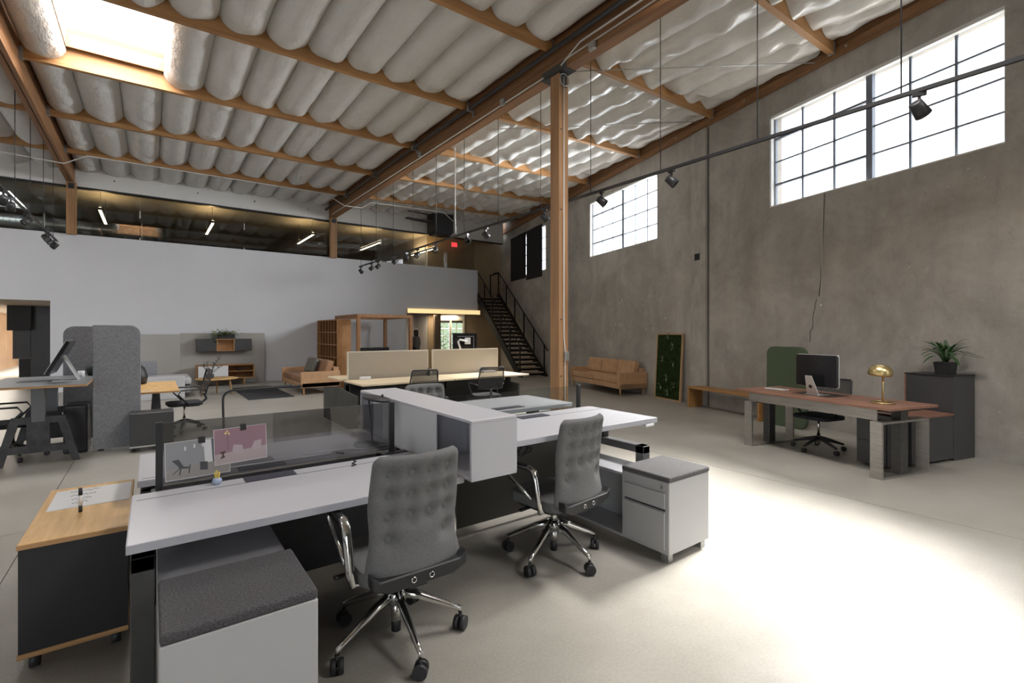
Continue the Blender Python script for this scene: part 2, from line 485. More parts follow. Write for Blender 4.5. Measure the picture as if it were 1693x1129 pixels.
# black roller blinds over the far window
for k, (u0, u1) in enumerate(((12.55, 13.98), (14.03, 15.66))):
    o = solo('roller_blind', MB().box(-.03, -.022, u0, u1, 3.62 + .1 * k, 5.5), BLIND,
             ['black roller blind nearer the post on the far window', 'black roller blind over the far window, the one beside the back corner'][k], 'blind', group='black blinds on the far window')
    wrot(o)
    part(o, 'bottom_bar', MB().box(-.034, -.018, u0, u1, 3.60 + .1 * k, 3.63 + .1 * k), BLACKM)
    part(o, 'roller', MB().cyl((-.03, u0, 5.5), (-.03, u1, 5.5), .03), BLACKM)

# ---------------------------------------------------------------- back wall, fascia, mezzanine
YB = 17.05
wbk = struct('wall_back', MB().box(-9, -5.0, YB, YB + .2, 0, 4.13).box(-5.0, -2.08, YB, YB + .2, 2.37, 4.13).box(-2.08, 7.74, YB, YB + .2, 0, 4.13).box(7.74, 10.93, YB, YB + .2, 2.43, 4.13), WHITE_WALL)
struct('baseboard_back', MB().box(-2.08, 7.74, YB - .012, YB, 0, .07), WHITE_WALL)
fas = struct('trim_1', MB().box(-9, 12.2, 17.0, YB + .2, 5.39, 6.3), FASCIA)
part(fas, 'lower_channel', MB().box(-9, 12.2, 17.02, YB + .12, 5.35, 5.39), BLACKM)
br = random.Random(5)
for X in (-.8, 1.1, 2.6, 4.2): part(fas, 'bolt_head', MB().cyl((X, 17.0, 5.66), (X, 16.985, 5.66), .018, n=8), BLACKM)
struct('trim_2', MB().box(7.74, 12.3, YB + .2, 18.7, 2.9, 3.05), CORR)   # mezzanine slab edge
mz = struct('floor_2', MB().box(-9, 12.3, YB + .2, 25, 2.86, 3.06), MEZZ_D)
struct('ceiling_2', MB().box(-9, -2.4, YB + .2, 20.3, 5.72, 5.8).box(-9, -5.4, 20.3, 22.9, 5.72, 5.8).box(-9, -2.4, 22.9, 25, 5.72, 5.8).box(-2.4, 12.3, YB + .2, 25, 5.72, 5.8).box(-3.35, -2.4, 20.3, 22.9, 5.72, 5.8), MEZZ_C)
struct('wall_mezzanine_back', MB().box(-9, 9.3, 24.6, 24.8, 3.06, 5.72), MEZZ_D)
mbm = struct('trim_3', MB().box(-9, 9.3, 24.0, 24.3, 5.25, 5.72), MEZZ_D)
# glazing of the mezzanine
gz = bpy.data.objects.new('window_4', None); COL.objects.link(gz); gz['kind'] = 'structure'
gx = [-6.5, -4.2, -1.66, -.25, 2.33, 5.0, 6.75, 8.55, 10.8]
for a, b in zip(gx[:-1], gx[1:]):
    part(gz, 'glass_pane', MB().box(a + .006, b - .006, YB + .05, YB + .062, 4.13, 5.36), MEZZ_G)
for x in gx[1:-1]:
    if x not in (-1.66, 5.0):
        part(gz, 'glass_clip', MB().box(x - .012, x + .012, YB + .04, YB + .07, 4.13, 4.2).box(x - .012, x + .012, YB + .04, YB + .07, 4.75, 4.95), ALU)
# linear lamps hanging on the mezzanine
LL = [(-1.15, 'first from the left, beside the left wooden column'), (1.55, 'second from the left'), (4.55, 'third from the left, beside the middle column'), (7.0, 'fourth from the left'), (9.3, 'rightmost, next to the red sign')]
lp = None
for i, (X, w) in enumerate(LL):
    lab = 'linear lamp behind the mezzanine glass, ' + w
    if lp is None:
        lp = thing('linear_lamp', lab, 'lamp', (X, 17.75, 4.98), 0, 'linear lamps on the mezzanine')
        part(lp, 'housing', MB().box(-.04, .04, 0, 2.2, 0, .07), BLACKM)
        part(lp, 'diffuser', MB().box(-.034, .034, .01, 2.19, -.012, 0), LAMP_E)
        part(lp, 'uplight_strip', MB().box(-.03, .03, .01, 2.19, .07, .078), LAMP_E)
        for y in (.15, 2.05): part(lp, 'suspension_wire', MB().cyl((0, y, .07), (0, y, .74), .004, n=5), BLACKM)
    else: dup(lp, (X, 17.75, 4.98 + (.02 if i % 2 else 0) * 0), 0, lab)
# spiral duct on the mezzanine
dk = thing('spiral_duct', 'round silver spiral duct under the mezzanine ceiling on the left', 'duct', (-8.5, 23.5, 5.36))
part(dk, 'duct_tube', MB().cyl((0, 0, 0), (9.0, 0, 0), .24, n=20), DUCT)
rb = MB()
for k in range(60): rb.cyl((k * .15, 0, 0), (k * .15 + .012, 0, 0), .247, n=20)
part(dk, 'seam_ribs', rb, DUCT, kind='stuff')
for x in (2.5, 5.5, 8.2): part(dk, 'hanger_strap', MB().box(x, x + .03, -.252, .252, -.25, .42), STEEL)
solo('wood_panel', MB().box(.2, 2.2, 22.2, 22.26, 3.06, 4.8), OAKX, 'pale wooden panel seen through the mezzanine glass between two lamps', 'panel', (0, 0, 0))
solo('mezzanine_cabinet', MB().box(2.5, 4.3, 22.0, 22.3, 3.06, 4.75), MEZZ_D, 'dark cabinet behind the mezzanine glass right of the wooden panel', 'cabinet', bevel=.01)
solo('standpipe', MB().cyl((9.2, 18.3, 3.06), (9.2, 18.3, 4.95), .04), PAPERW, 'white vertical pipe on the mezzanine under the rightmost linear lamp', 'pipe')
# back corner wall, perpendicular to the right wall
cwb = MB(); cwb.box(-3.3, 0.3, 0, .2, 0, 6.2)
cwb2 = MB()
cwb2.box(-1.72, .3, 0, .2, 0, 6.3); cwb2.box(-2.9, -1.72, 0, .2, 2.12, 6.3); cwb2.box(-3.3, -2.9, 0, .2, 0, 6.3)
o = struct('wall_corner', cwb2, BROWNW); o.location = W(16.94, 0); o.rotation_euler = (0, 0, RW)
wcor = o
part(o, 'white_lining', MB().box(-2.98, -1.70, -.03, 0, 2.12, 2.7), PAPERW)
d1 = bpy.data.objects.new('door_1', None); COL.objects.link(d1); d1['kind'] = 'structure'; d1.location = W(16.94, 0); d1.rotation_euler = (0, 0, RW)
part(d1, 'door_frame', MB().box(-2.96, -2.88, -.04, .1, 0, 2.12).box(-1.78, -1.70, -.04, .1, 0, 2.12).box(-2.96, -1.7, -.04, .1, 2.06, 2.14).box(-2.36, -2.28, -.03, .08, 0, 2.1), mat('door_frame_cream', (.55, .53, .43), .6))
for a, b in ((-2.88, -2.36), (-2.28, -1.78)):
    part(d1, 'shade', MB().box(a, b, -.02, 0, 1.96, 2.06), BLACKM)
    for k in range(6):
        part(d1, 'pane', MB().box(a + .02, b - .02, .03, .04, .12 + k * .32, .12 + k * .32 + .29), GREENISH)
    part(d1, 'glazing_bar', MB().box((a + b) / 2 - .01, (a + b) / 2 + .01, .02, .05, .1, 2.04), MATS['door_frame_cream'])
    for k in range(7): part(d1, 'glazing_bar', MB().box(a, b, .02, .05, .09 + k * .32, .11 + k * .32), MATS['door_frame_cream'])
struct('wall_mezzanine_side', MB().box(9.43, 9.6, 18.75, 25, 0, 6.2), CORR)
struct('wall_corridor', MB().box(6.0, 9.43, 19.9, 20.1, 0, 2.86), CORR)
sd_ = struct('wall_corridor_side', MB().box(7.3, 7.5, YB + .2, 19.9, 0, 2.86), CORR)
solo('corridor_column', MB().box(-.13, .13, -.13, .13, 0, 2.86), mat('dark_column_wood', (.09, .065, .045), .7, var=.2, scale=(8, 8, 1)), 'dark square timber column in the corridor left of the glazed door', 'column', W(16.55, -3.0), (0, 0, RW), bevel=.01)
# lit soffit of the corridor opening, its warm light put in as a glowing material
so = struct('trim_4', MB().box(7.74, 11.05, YB + .0, 18.3, 2.43, 2.47), mat('soffit_wood', (.55, .36, .17), .6))
part(so, 'soffit_glow', MB().box(7.78, 11.02, YB - .04, YB, 2.29, 2.46), SOFFIT)
# left opening and the room behind it
struct('wall_rear_unseen', MB().box(-3.2, 5.4, -6.2, -6, 0, 6.5).box(-9, -3.2, -6.2, -6, 4.2, 6.5), mat('rear_light_block', (.06, .058, .055), .9))  # unseen wall added behind the camera, dark to cut fill and reflections
struct('wall_left', MB().box(-9.2, -9, -8, 36, 0, 6.6), WHITE_WALL)
lt = struct('trim_5', MB().box(-5, -1.9, YB + .01, 32, 2.37, 2.6), mat('soffit_beige', (.45, .40, .33), .8))
ww = struct('wall_side_room', MB().box(-5.1, -5.0, YB + .2, 32, 0, 2.86), WALLW)
for k in range(14):
    part(ww, 'wood_panel', MB().box(-5.0, -4.975, YB + .25 + k * 1.04, YB + .25 + k * 1.04 + 1.03, 0, 2.28), WALLW)
struct('wall_side_room_back', MB().box(-5, 6, 32, 32.2, 0, 2.86), WHITE_WALL)
dp = thing('dark_partition', 'tall charcoal partition inside the opening on the far left', 'partition', (0, 0, 0))
part(dp, 'panel', MB().box(-3.0, -2.0, 21.0, 21.12, 0, 2.37), CHARCOAL, .005)
part(dp, 'panel', MB().box(-3.4, -3.005, 21.0, 21.12, .74, 2.37), CHARCOAL, .005)
solo('hanging_screen', MB().box(-3.46, -2.94, 20.6, 20.68, 1.61, 2.365), BLACKP, 'black square screen hanging in front of the charcoal partition', 'screen', bevel=.008)
solo('plinth', MB().box(-3.25, -3.01, 20.9, 21.1, 0, .735), BLACKP, 'narrow black plinth standing before the charcoal partition', 'plinth', bevel=.006)

# ---------------------------------------------------------------- roof: deck, beams, purlins, batts
PY = [-6.5, -4.1, -1.7, .7, 3.1, 5.5, 7.9, 10.3, 12.7, 15.1, 17.3]
def zp(X): return 5.79 + (.013 if X < 4.9 else .038) * (X - 4.9)
deck = MB()
cuts = sorted(set([-9.0, 5.0] + [v for s in SKY for v in (s[0], s[1])])); cy = sorted(set([-8.0, 17.3] + [v for s in SKY for v in (s[2], s[3])]))
for i in range(len(cuts) - 1):
    for j in range(len(cy) - 1):
        mx, my = (cuts[i] + cuts[i + 1]) / 2, (cy[j] + cy[j + 1]) / 2
        if any(s[0] < mx < s[1] and s[2] < my < s[3] for s in SKY): continue
        deck.box(cuts[i], cuts[i + 1], cy[j], cy[j + 1], 6.222, 6.30)
for j in range(len(cy) - 1):
    a, b = cy[j], cy[j + 1]
    deck.prism([(5.0, a), (wallX(a) + .28, a), (wallX(b) + .28, b), (5.0, b)], 'z', 6.45, 6.55)
ceil = struct('ceiling', deck, mat('roof_deck', (.5, .42, .32), .8))
for s in SKY:
    part(ceil, 'skylight_curb', MB().box(s[0] - .03, s[0], s[2], s[3], 6.0, 6.215).box(s[1], s[1] + .03, s[2], s[3], 6.0, 6.215).box(s[0], s[1], s[2] - .03, s[2], 6.0, 6.215).box(s[0], s[1], s[3], s[3] + .03, 6.0, 6.215), PURLIN)
    part(ceil, 'skylight_pane', MB().box(s[0], s[1], s[2], s[3], 6.20, 6.21), PANE)


def purlin(x0, x1, y, drop=.0):
    mb = MB(); z0, z1 = zp(x0 + .01), zp(x1 - .01); h = .34; t = .045
    vs = [(x0, y - t, z0), (x1, y - t, z1), (x1, y + t, z1), (x0, y + t, z0), (x0, y - t, z0 + h), (x1, y - t, z1 + h), (x1, y + t, z1 + h), (x0, y + t, z0 + h)]
    return mb.add(vs, [(0, 3, 2, 1), (4, 5, 6, 7), (0, 1, 5, 4), (1, 2, 6, 5), (2, 3, 7, 6), (3, 0, 4, 7)])


for y in PY[3:-1]:
    for x0, x1 in ((-9, -1.78), (-1.6, 4.86), (5.06, wallX(y) - .1)):
        p = part(ceil, 'purlin', purlin(x0, x1, y), PURLIN)
        if x0 < 0 or x0 > 0:
            for xe, s in ((x0, 1), (x1, -1)):
                if -3 < xe: part(p, 'joist_hanger', MB().box(xe, xe + s * .05, y - .05, y + .05, zp(xe) - .012, zp(xe) + .16), STEEL)
mbeam = struct('trim_6', MB().box(4.87, 5.06, -8, 17.0, 5.445, 6.5), BEAM, bevel=.008)
for zz in (5.62, 5.82): part(mbeam, 'lamination_line', MB().box(4.868, 4.87, -8, 17, zz, zz + .006), mat('beam_gap', (.08, .035, .015), .8))
part(mbeam, 'end_plate', MB().box(4.864, 5.066, 5.2, 5.75, 5.44, 5.56), DKSTEEL)
struct('trim_7', MB().box(-1.76, -1.68, -8, 17.0, 5.45, 6.4).box(-1.665, -1.6, -8, 17.0, 5.445, 6.4), BEAM, bevel=.006)
lg = MB().box(-.09, 0, -7.6, 16.9, 5.88, 6.02).box(-.065, 0, -7.6, 16.9, 6.04, 6.4)
led = wrot(struct('trim_8', lg, BEAM, bevel=.004))
for k in range(9): part(led, 'bolt_head', MB().cyl((-.09, -.4 + k * 1.9, 5.95), (-.105, -.4 + k * 1.9, 5.95), .02, n=6), STEEL)
# columns
for nm, x0, x1, y0, y1, z0, z1, lab in (('timber_column', 4.88, 5.07, 5.37, 5.57, 0, 5.44, 'square timber column rising through the room to the main beam'),
                                       ('timber_column', -1.76, -1.56, 16.85, 17.0, 4.1, 5.45, 'short timber column under the left beam, on the white wall'),
                                       ('timber_column', 4.88, 5.1, 16.85, 17.0, 4.1, 5.45, 'short timber column under the far end of the main beam')):
    o = solo(nm, MB().box(x0, x1, y0, y1, z0, z1), POST, lab, 'column', group='timber columns', bevel=.006)
    if z0 == 0:
        part(o, 'conduit', MB().tube([(4.968, 5.36, 5.4), (4.968, 5.36, 1.5), (4.985, 5.355, 1.3), (4.985, 5.355, 0)], .011, 6), CONDUIT)
        part(o, 'outlet_box', MB().box(4.96, 5.035, 5.31, 5.37, 1.13, 1.27), STEEL, .006)
        part(o, 'steel_bracket', MB().box(4.92, 5.03, 5.362, 5.366, 5.25, 5.44).box(4.92, 5.03, 5.574, 5.578, 5.25, 5.44), DKSTEEL)
        for z in (.9, 1.75, 3.4, 4.6): part(o, 'bolt_head', MB().cyl((4.92, 5.37, z), (4.92, 5.362, z), .012, n=6), BLACKM)
    else:
        part(o, 'connector_plate', MB().box(x0 + .04, x1 - .04, y0 - .008, y0, 5.28, 5.42), BLACKM)


def batt_mesh(w0, w1, L, seed, belly=.20, foil=False):
    """pillow of foil-faced insulation hanging between two purlins: x 0..w0 at near end, 0..w1 at far end, y 0..L"""
    r = random.Random(seed); nx, ny = (14, 22) if foil else (12, 16)
    ph = [(r.uniform(0, 6.28), r.uniform(5, 16), r.uniform(-3, 3), r.uniform(.003, .010) * (2.2 if foil else 1)) for _ in range(9)]
    vs = []; fs = []
    for j in range(ny + 1):
        t = j / ny; wj = w0 + (w1 - w0) * t; e = abs(2 * t - 1)
        for i in range(nx + 1):
            s = i / nx
            b = math.sin(PI * s) ** .62 * belly * (1 - .18 * e ** 6)
            z = -b
            k = math.sin(PI * s) * (.35 + 1.3 * e ** 2)
            for (p, fq, fx, am) in ph: z += k * am * math.sin(p + fq * t * 2 + fx * s * 2.5)
            vs.append((wj * s, L * t, z))
    for j in range(ny):
        for i in range(nx):
            a = j * (nx + 1) + i; fs.append((a, a + nx + 1, a + nx + 2, a + 1))
    mb = MB(); mb.add(vs, fs, True)
    n = len(vs)
    mb.add([(0, 0, .05), (w0, 0, .05), (w1, L, .05), (0, L, .05)], [(0, 1, 2, 3)])
    return mb.mesh('insulation_batt', BATT2 if foil else BATT)


BM = {}
def batt(x0, w0, w1, y, L, k):
    key = (round(w0, 3), round(w1, 3), round(L, 3), k % 5, x0 > 5)
    if key not in BM: BM[key] = batt_mesh(w0, w1, L, k % 5 * 13 + 1 + int(w0 * 100), .205 if w0 > .4 else .12, x0 > 5)
    o = ob('insulation_batt', BM[key], ceil, (x0, y, zp(x0 + w0 / 2) + .235))
    s = .013 if x0 < 4.8 else .038
    o.rotation_euler = (0, -math.atan(s), 0)


kk = 0
for j in range(3, len(PY) - 1):
    y0, y1 = PY[j] + .05, min(PY[j + 1] - .05, 17.0)
    L = y1 - y0
    xsb = [-1.58, -1.06, -.445, .17] + [.17 + .5875 * k for k in range(1, 9)]
    xsb[-1] = 4.86
    for a, b in zip(xsb[:-1], xsb[1:]):
        m = (a + b) / 2
        if any(s[0] < m < s[1] and s[2] < (y0 + y1) / 2 < s[3] for s in SKY): continue
        kk += 1; batt(a, b - a - .004, b - a - .004, y0, L, kk * 7)
    for k in range(4):
        kk += 1; batt(-1.8 - .6 * (k + 1), .596, .596, y0, L, kk * 7)
    xr = 5.07
    while True:
        a0, a1 = wallX(y0) - .09, wallX(y1) - .09
        w0, w1 = min(.6, a0 - xr), min(.6, a1 - xr)
        if w1 < .1: break
        if not any(s[0] < xr + .3 < s[1] and s[2] < (y0 + y1) / 2 < s[3] for s in SKY):
            kk += 1; batt(xr, max(w0 - .004, .02), w1 - .004, y0, L, kk * 7)
        xr += .6

# conduits, sprinkler pipe, junction boxes
solo('sprinkler_pipe', MB().cyl((4.76, -2, 5.73), (4.76, 17.0, 5.73), .032), BLACKM, 'long black pipe along the left side of the main beam', 'pipe')
cb = thing('roof_conduit', 'thin pale conduits clipped along the face of the main beam', 'conduit')
part(cb, 'conduit_pipe', MB().tube([(4.855, -2, 5.66), (4.855, 4.9, 5.66), (4.855, 5.3, 5.5)], .014, 6), CONDUIT)
part(cb, 'conduit_pipe', MB().tube([(4.855, -2, 5.55), (4.855, 5.2, 5.55)], .012, 6), CONDUIT)
part(cb, 'conduit_pipe', MB().tube([(4.855, 5.7, 5.48), (4.855, 16.2, 5.50), (4.8, 16.4, 5.44)], .012, 6), CONDUIT)
for y, z in ((4.6, 5.47), (6.7, 5.5), (9.9, 5.55)): part(cb, 'junction_box', MB().box(4.81, 4.868, y, y + .11, z - .05, z + .06), STEEL, .008)
part(cb, 'cable_loop', MB().tube([(4.95 + .09 * math.sin(a), 5.33, 5.33 + .09 * math.cos(a)) for a in [k * .45 for k in range(15)]], .008, 5), STEEL)
for y in (7.9, 10.3, 12.7, 15.1): part(cb, 'pipe_bracket', MB().box(4.72, 4.868, y - .2, y - .16, 5.68, 5.78).box(4.845, 4.87, y - .2, y - .16, 5.6, 5.7), STEEL)
cv = thing('bay_conduit', 'thin silver conduit running across the ceiling in front of the white fascia', 'conduit')
part(cv, 'conduit_pipe', MB().tube([(-3.5, 15.0, 5.5), (-1.6, 15.0, 5.42), (-1.2, 15.0, 5.68), (4.2, 15.0, 5.72), (4.75, 14.95, 5.43), (5.3, 14.95, 5.45), (5.6, 15.0, 5.68), (8.2, 15.0, 5.75), (8.8, 15.4, 5.6)], .014, 6), CONDUIT)
solo('drop_conduit', MB().tube([(5.6, 9.7, 5.8), (5.6, 9.7, 4.2), (5.55, 9.6, 4.0), (5.5, 9.5, 3.78)], .012, 6), CONDUIT, 'white flexible conduit dropping from the ceiling to the ceiling track', 'conduit')
solo('tie_rod', MB().cyl((5.2, 5.9, 5.77), (8.5, 3.3, 5.86), .008, n=6), STEEL, 'thin diagonal steel tie rod under the right roof bay, the nearer one', 'rod', group='roof tie rods')
solo('tie_rod', MB().cyl((5.6, 8.4, 5.78), (9.0, 5.7, 5.89), .008, n=6), STEEL, 'thin diagonal steel tie rod under the right roof bay, seen beside the timber column', 'rod', group='roof tie rods')
# ceiling fan heater in front of the fascia
hb = thing('unit_heater', 'black box-shaped unit heater hanging below the ceiling before the white fascia', 'heater', (8.75, 16.3, 5.2), 0)
part(hb, 'casing', MB().prism([(-.38, .1), (-.28, 0), (.32, 0), (.42, .12), (.42, .78), (-.38, .78)], 'y', -.3, .3), BLACKM, .01)
part(hb, 'top_box', MB().box(-.25, .25, -.25, .25, .78, .9), STEEL, .01)
part(hb, 'mount_arm', MB().cyl((-.3, -.1, .7), (-1.4, -.2, .7), .02, n=6).cyl((-.3, .2, .5), (-1.2, .0, .45), .025, n=6), BLACKM)
part(hb, 'louvre', MB().box(-1.45, -.5, -.28, -.1, .42, .46), BLACKM)
solo('exit_sign', MB().box(10.25, 10.5, 18.0, 18.06, 5.2, 5.38), RED, 'small red illuminated sign on the mezzanine near the stair', 'sign', bevel=.006)

# ---------------------------------------------------------------- ceiling tracks with spotlights
def track(name, label, X, y0, y1, z, rods, ztop):
    t = thing(name, label, 'track light', (X, y0, z))
    part(t, 'rail', MB().box(-.018, .018, 0, y1 - y0, -.018, .018), BLACKM)
    for y in rods: part(t, 'suspension_rod', MB().cyl((0, y - y0, .018), (0, y - y0, ztop - z), .006, n=6), BLACKM)
    return t


track('ceiling_track', 'long black ceiling track running the depth of the room past the right-hand windows', 5.5, -3.2, 15.8, 3.72, [-2.5, -1.2, .1, 1.42, 2.73, 4.03, 5.32, 6.53, 7.83, 9.13, 10.43, 11.71, 13.01, 14.3, 15.63], 5.85)
track('ceiling_track', 'shorter black ceiling track at the far left above the desks', -1.85, 8.6, 16.2, 3.79, [11.6, 12.9, 14.3, 15.6], 5.72)
spot = thing('track_spotlight', '', 'spotlight', (0, 0, 0), 0, 'spotlights on the ceiling tracks')
part(spot, 'adapter', MB().box(-.016, .016, -.05, .05, -.035, 0), BLACKM)
part(spot, 'bracket', MB().box(-.01, .01, -.012, .012, -.11, -.035), BLACKM)
part(spot, 'lamp_head', MB().lathe([(.028, -.075), (.052, -.07), (.058, .0), (.066, .07), (.058, .072), (.045, .05)], (0, 0, 0), 14), BLACKM, loc=(0, 0, -.15), rot=(2.3, 0, .9))
part(spot, 'lens', MB().cyl((0, 0, .045), (0, 0, .05), .045, n=14), ALU, loc=(0, 0, -.15), rot=(2.3, 0, .9), label='pale lens')
ordn = ['nearest', 'second', 'third', 'fourth', 'fifth', 'sixth', 'seventh', 'eighth', 'ninth', 'tenth', 'eleventh', 'twelfth', 'thirteenth']
SY = [1.29, 3.86, 5.09, 6.43, 8.28, 9.0, 10.47, 11.46, 12.12, 12.89, 14.16, 14.7, 15.65]
rs = random.Random(2)
for i, y in enumerate(SY):
    extra = {0: 'in front of the large window', 1: 'left of the concrete pilaster', 2: 'beside the timber column', 12: 'at the far tip'}.get(i, 'counted from the large window')
    lab = 'black spotlight on the long right track, %s %s' % (ordn[i], extra)
    o = dup(spot, (5.5, y, 3.702), rs.uniform(0, 6.28), lab) if i else spot
    if not i: o.location = (5.5, y, 3.702); o.rotation_euler = (0, 0, .3); o['label'] = lab
for i, y in enumerate((10.8, 11.3, 12.6, 14.6, 15.0, 15.8)):
    dup(spot, (-1.85, y, 3.772), rs.uniform(0, 6.28), 'black spotlight on the short left track, %s from the left edge' % (['first', 'second', 'third', 'fourth', 'fifth', 'sixth'][i]))

# ---------------------------------------------------------------- stair
st = thing('staircase', 'black steel staircase with open treads climbing to the mezzanine by the concrete wall', 'staircase', (10.24, 13.2, 0), -10.3 * D2R)
RUN, RISE, SW, NT = 4.0, 3.06, .98, 19
sl = RISE / RUN
for x in (0, SW):
    part(st, 'stringer', MB().prism([(-.12, 0), (.28, 0), (RUN + .1, RISE - .1), (RUN + .1, RISE + .12), (RUN - .1, RISE + .12)], 'x', x - .03, x + .03), STAIRB)
for k in range(NT):
    y = .1 + k * RUN / NT; z = (k + .9) * RISE / NT
    tr = part(st, 'tread', MB().box(.03, SW - .03, y, y + .25, z - .035, z), TREAD, .004)
    part(tr, 'riser_bar', MB().box(.03, SW - .03, y + .2, y + .215, z - .12, z - .035), STAIRB)
for x in (0.0, SW):
    n = 6
    for k in range(n):
        y = .1 + (RUN - .1) * k / (n - 1); z = sl * y + .1
        part(st, 'rail_post', MB().box(x - .02, x + .02, y - .02, y + .02, z, z + .95), STAIRB)
    part(st, 'handrail', MB().tube([(x, -.15, .9), (x, .1, 1.08), (x, RUN, RISE + 1.05), (x, RUN + .5, RISE + 1.06)], .022, 6), STAIRB)
    for q in range(1, 7):
        h = .95 * q / 7.5
        part(st, 'rail_cable', MB().cyl((x, .1, .18 + h), (x, RUN, RISE + .1 + h), .007, n=5), STAIRB)
ex = MB()
part(st, 'landing_rail', MB().box(.0, .03, RUN, RUN + .8, RISE + 1.0, RISE + 1.04).box(SW, SW + .04, RUN, RUN + .9, RISE + 1.0, RISE + 1.04).box(SW, SW + .04, RUN + .86, RUN + .9, RISE, RISE + 1.04), STAIRB)
part(st, 'landing_infill', MB().box(.0, .02, RUN + .02, RUN + .75, RISE, RISE + .95), STAIRB, label='dark mesh infill')

# ---------------------------------------------------------------- workstation (four white desks around a raised shelf)
ws = thing('desk_workstation', 'black under-desk frame carrying the cluster of four white desks', 'desk frame', (0, 0, 0))
part(ws, 'modesty_panel', MB().box(.06, 1.40, 3.18, 3.22, .07, .68), DARK_PANEL)
part(ws, 'modesty_panel', MB().box(1.52, 3.12, 3.18, 3.22, .07, .68), mat('modesty_grey', (.075, .068, .058), .6))
part(ws, 'cable_tray', MB().box(0, 1.40, 3.12, 3.34, .64, .695), DARK_PANEL)
part(ws, 'cable_tray', MB().box(1.78, 3.14, 3.14, 3.34, .80, .845), DARK_PANEL)
part(ws, 'centre_post', MB().box(1.56, 1.64, 2.82, 2.90, 0, .66), BLACKM, .006)
part(ws, 'centre_post', MB().box(1.56, 1.64, 3.62, 3.70, 0, .66), BLACKM, .006)
part(ws, 'centre_beam', MB().box(1.56, 1.64, 2.82, 3.70, .655, .70), BLACKM, .004)
part(ws, 'centre_beam', MB().box(1.5, 1.56, 3.0, 3.3, .0, .66), BLACKM)


def desk(label, x0, x1, y0, y1, z, flap, legx, front, fm=None):
    t = thing('white_desk', label, 'desk', ((x0 + x1) / 2, (y0 + y1) / 2, 0), 0, 'white workstation desks')
    w, d = (x1 - x0) / 2, (y1 - y0) / 2
    mb = MB(); mb.box(-w, w, -d, d, z - .038, z)
    part(t, 'desktop', mb, WHITE_LAM, .003)
    part(t, 'edge_band', MB().box(-w - .001, w + .001, -d - .0015, -d, z - .036, z - .002).box(-w - .0015, -w, -d, d, z - .036, z - .002), WHITE_EDGE)
    if flap:
        fx, fw_, fy = flap
        part(t, 'cable_flap', MB().box(fx, fx + fw_, fy, fy + .1, z, z + .004), mat('flap_dark', (.055, .056, .075), .5))
        part(t, 'seam', MB().box(-w + .02, w - .02, fy - .006, fy - .003, z, z + .0012), MATS['flap_dark'])
    lx = legx * (w - .05)
    s = front
    fm = fm or LEGM
    part(t, 'leg', MB().box(lx - .04, lx + .04, s * d - s * .10 - .04, s * d - s * .10 + .04, 0, .66), fm, .004)
    part(t, 'leg', MB().box(lx - .035, lx + .035, -s * d + s * .1 - .035, -s * d + s * .1 + .035, 0, .66), fm, .004)
    part(t, 'leg_beam', MB().box(lx - .04, lx + .04, -d + .06, d - .06, .60, .66), fm, .004)
    part(t, 'lift_column', MB().box(lx - .03, lx + .03, .12, .26, .655, z - .038), BLACKM)
    part(t, 'under_rail', MB().box(-w + .1, w - .1, -.05, .05, z - .075, z - .038), BLACKM)
    return t


LEGM = mat('leg_charcoal', (.055, .055, .054), .55, .1, var=.15, scale=(8, 8, 8))
desk('near-left white desk with the dark cable flap and the pen jar', -.077, 1.425, 2.37, 3.09, .74, (-.26, .26, .25), -1, -1)
desk('far-left white desk behind the smoked glass with the black task lamp', -.06, 1.425, 3.36, 4.09, .74, (-.35, .3, -.32), -1, 1)
dB = desk('near-right white desk, raised higher, with a grey tufted chair before it', 1.75, 3.19, 2.37, 3.10, .89, (-.18, .28, .20), 1, -1, mat('leg_sunlit_grey', (.17, .17, .17), .45, .5))  # leg colour lightened to stand in for sun on this frame
dC = desk('far-right white desk, raised, seen behind the clear glass screen', 1.75, 3.22, 3.36, 4.05, .89, (-.1, .3, -.3), 1, 1)
part(dB, 'height_switch', MB().box(.58, .68, -.37, -.30, .83, .85), PAPERW, .004)
part(dB, 'cable_clump', MB().tube([(-.55 + .05 * math.cos(a), -.28 + .03 * math.sin(a * 1.7), .80 + .035 * math.sin(a)) for a in [k * .6 for k in range(26)]], .006, 5), BLACKM)
# glass screens
g1 = thing('glass_screen', 'smoked glass desk screen with two photo prints clipped to it', 'glass screen', (0, 0, 0), 0, 'glass desk screens')
part(g1, 'pane', MB().box(.05, 1.31, 3.16, 3.168, .72, 1.078), SMOKE)
part(g1, 'post', MB().box(.018, .05, 3.15, 3.178, .70, 1.083), BLACKM, .003)
part(g1, 'post', MB().box(1.31, 1.342, 3.15, 3.178, .70, 1.083), BLACKM, .003)
part(g1, 'foot', MB().box(1.24, 1.41, 3.092, 3.15, .70, .745), BLACKM)
g2 = thing('glass_screen', 'grey glass desk screen between the two raised right-hand desks', 'glass screen', (0, 0, 0), 0, 'glass desk screens')
part(g2, 'pane', MB().box(1.79, 3.14, 3.205, 3.213, .86, 1.07), SMOKE2)
part(g2, 'post', MB().box(3.14, 3.172, 3.195, 3.225, .84, 1.075), BLACKM, .003)
part(g2, 'post', MB().box(1.765, 1.79, 3.195, 3.225, .84, 1.075), BLACKM, .003)

# photo prints (flat pictures)
def flat(mb, pts, y, mi):
    mb.mi = mi; mb.add([(x, y, z) for x, z in pts], [tuple(range(len(pts)))])


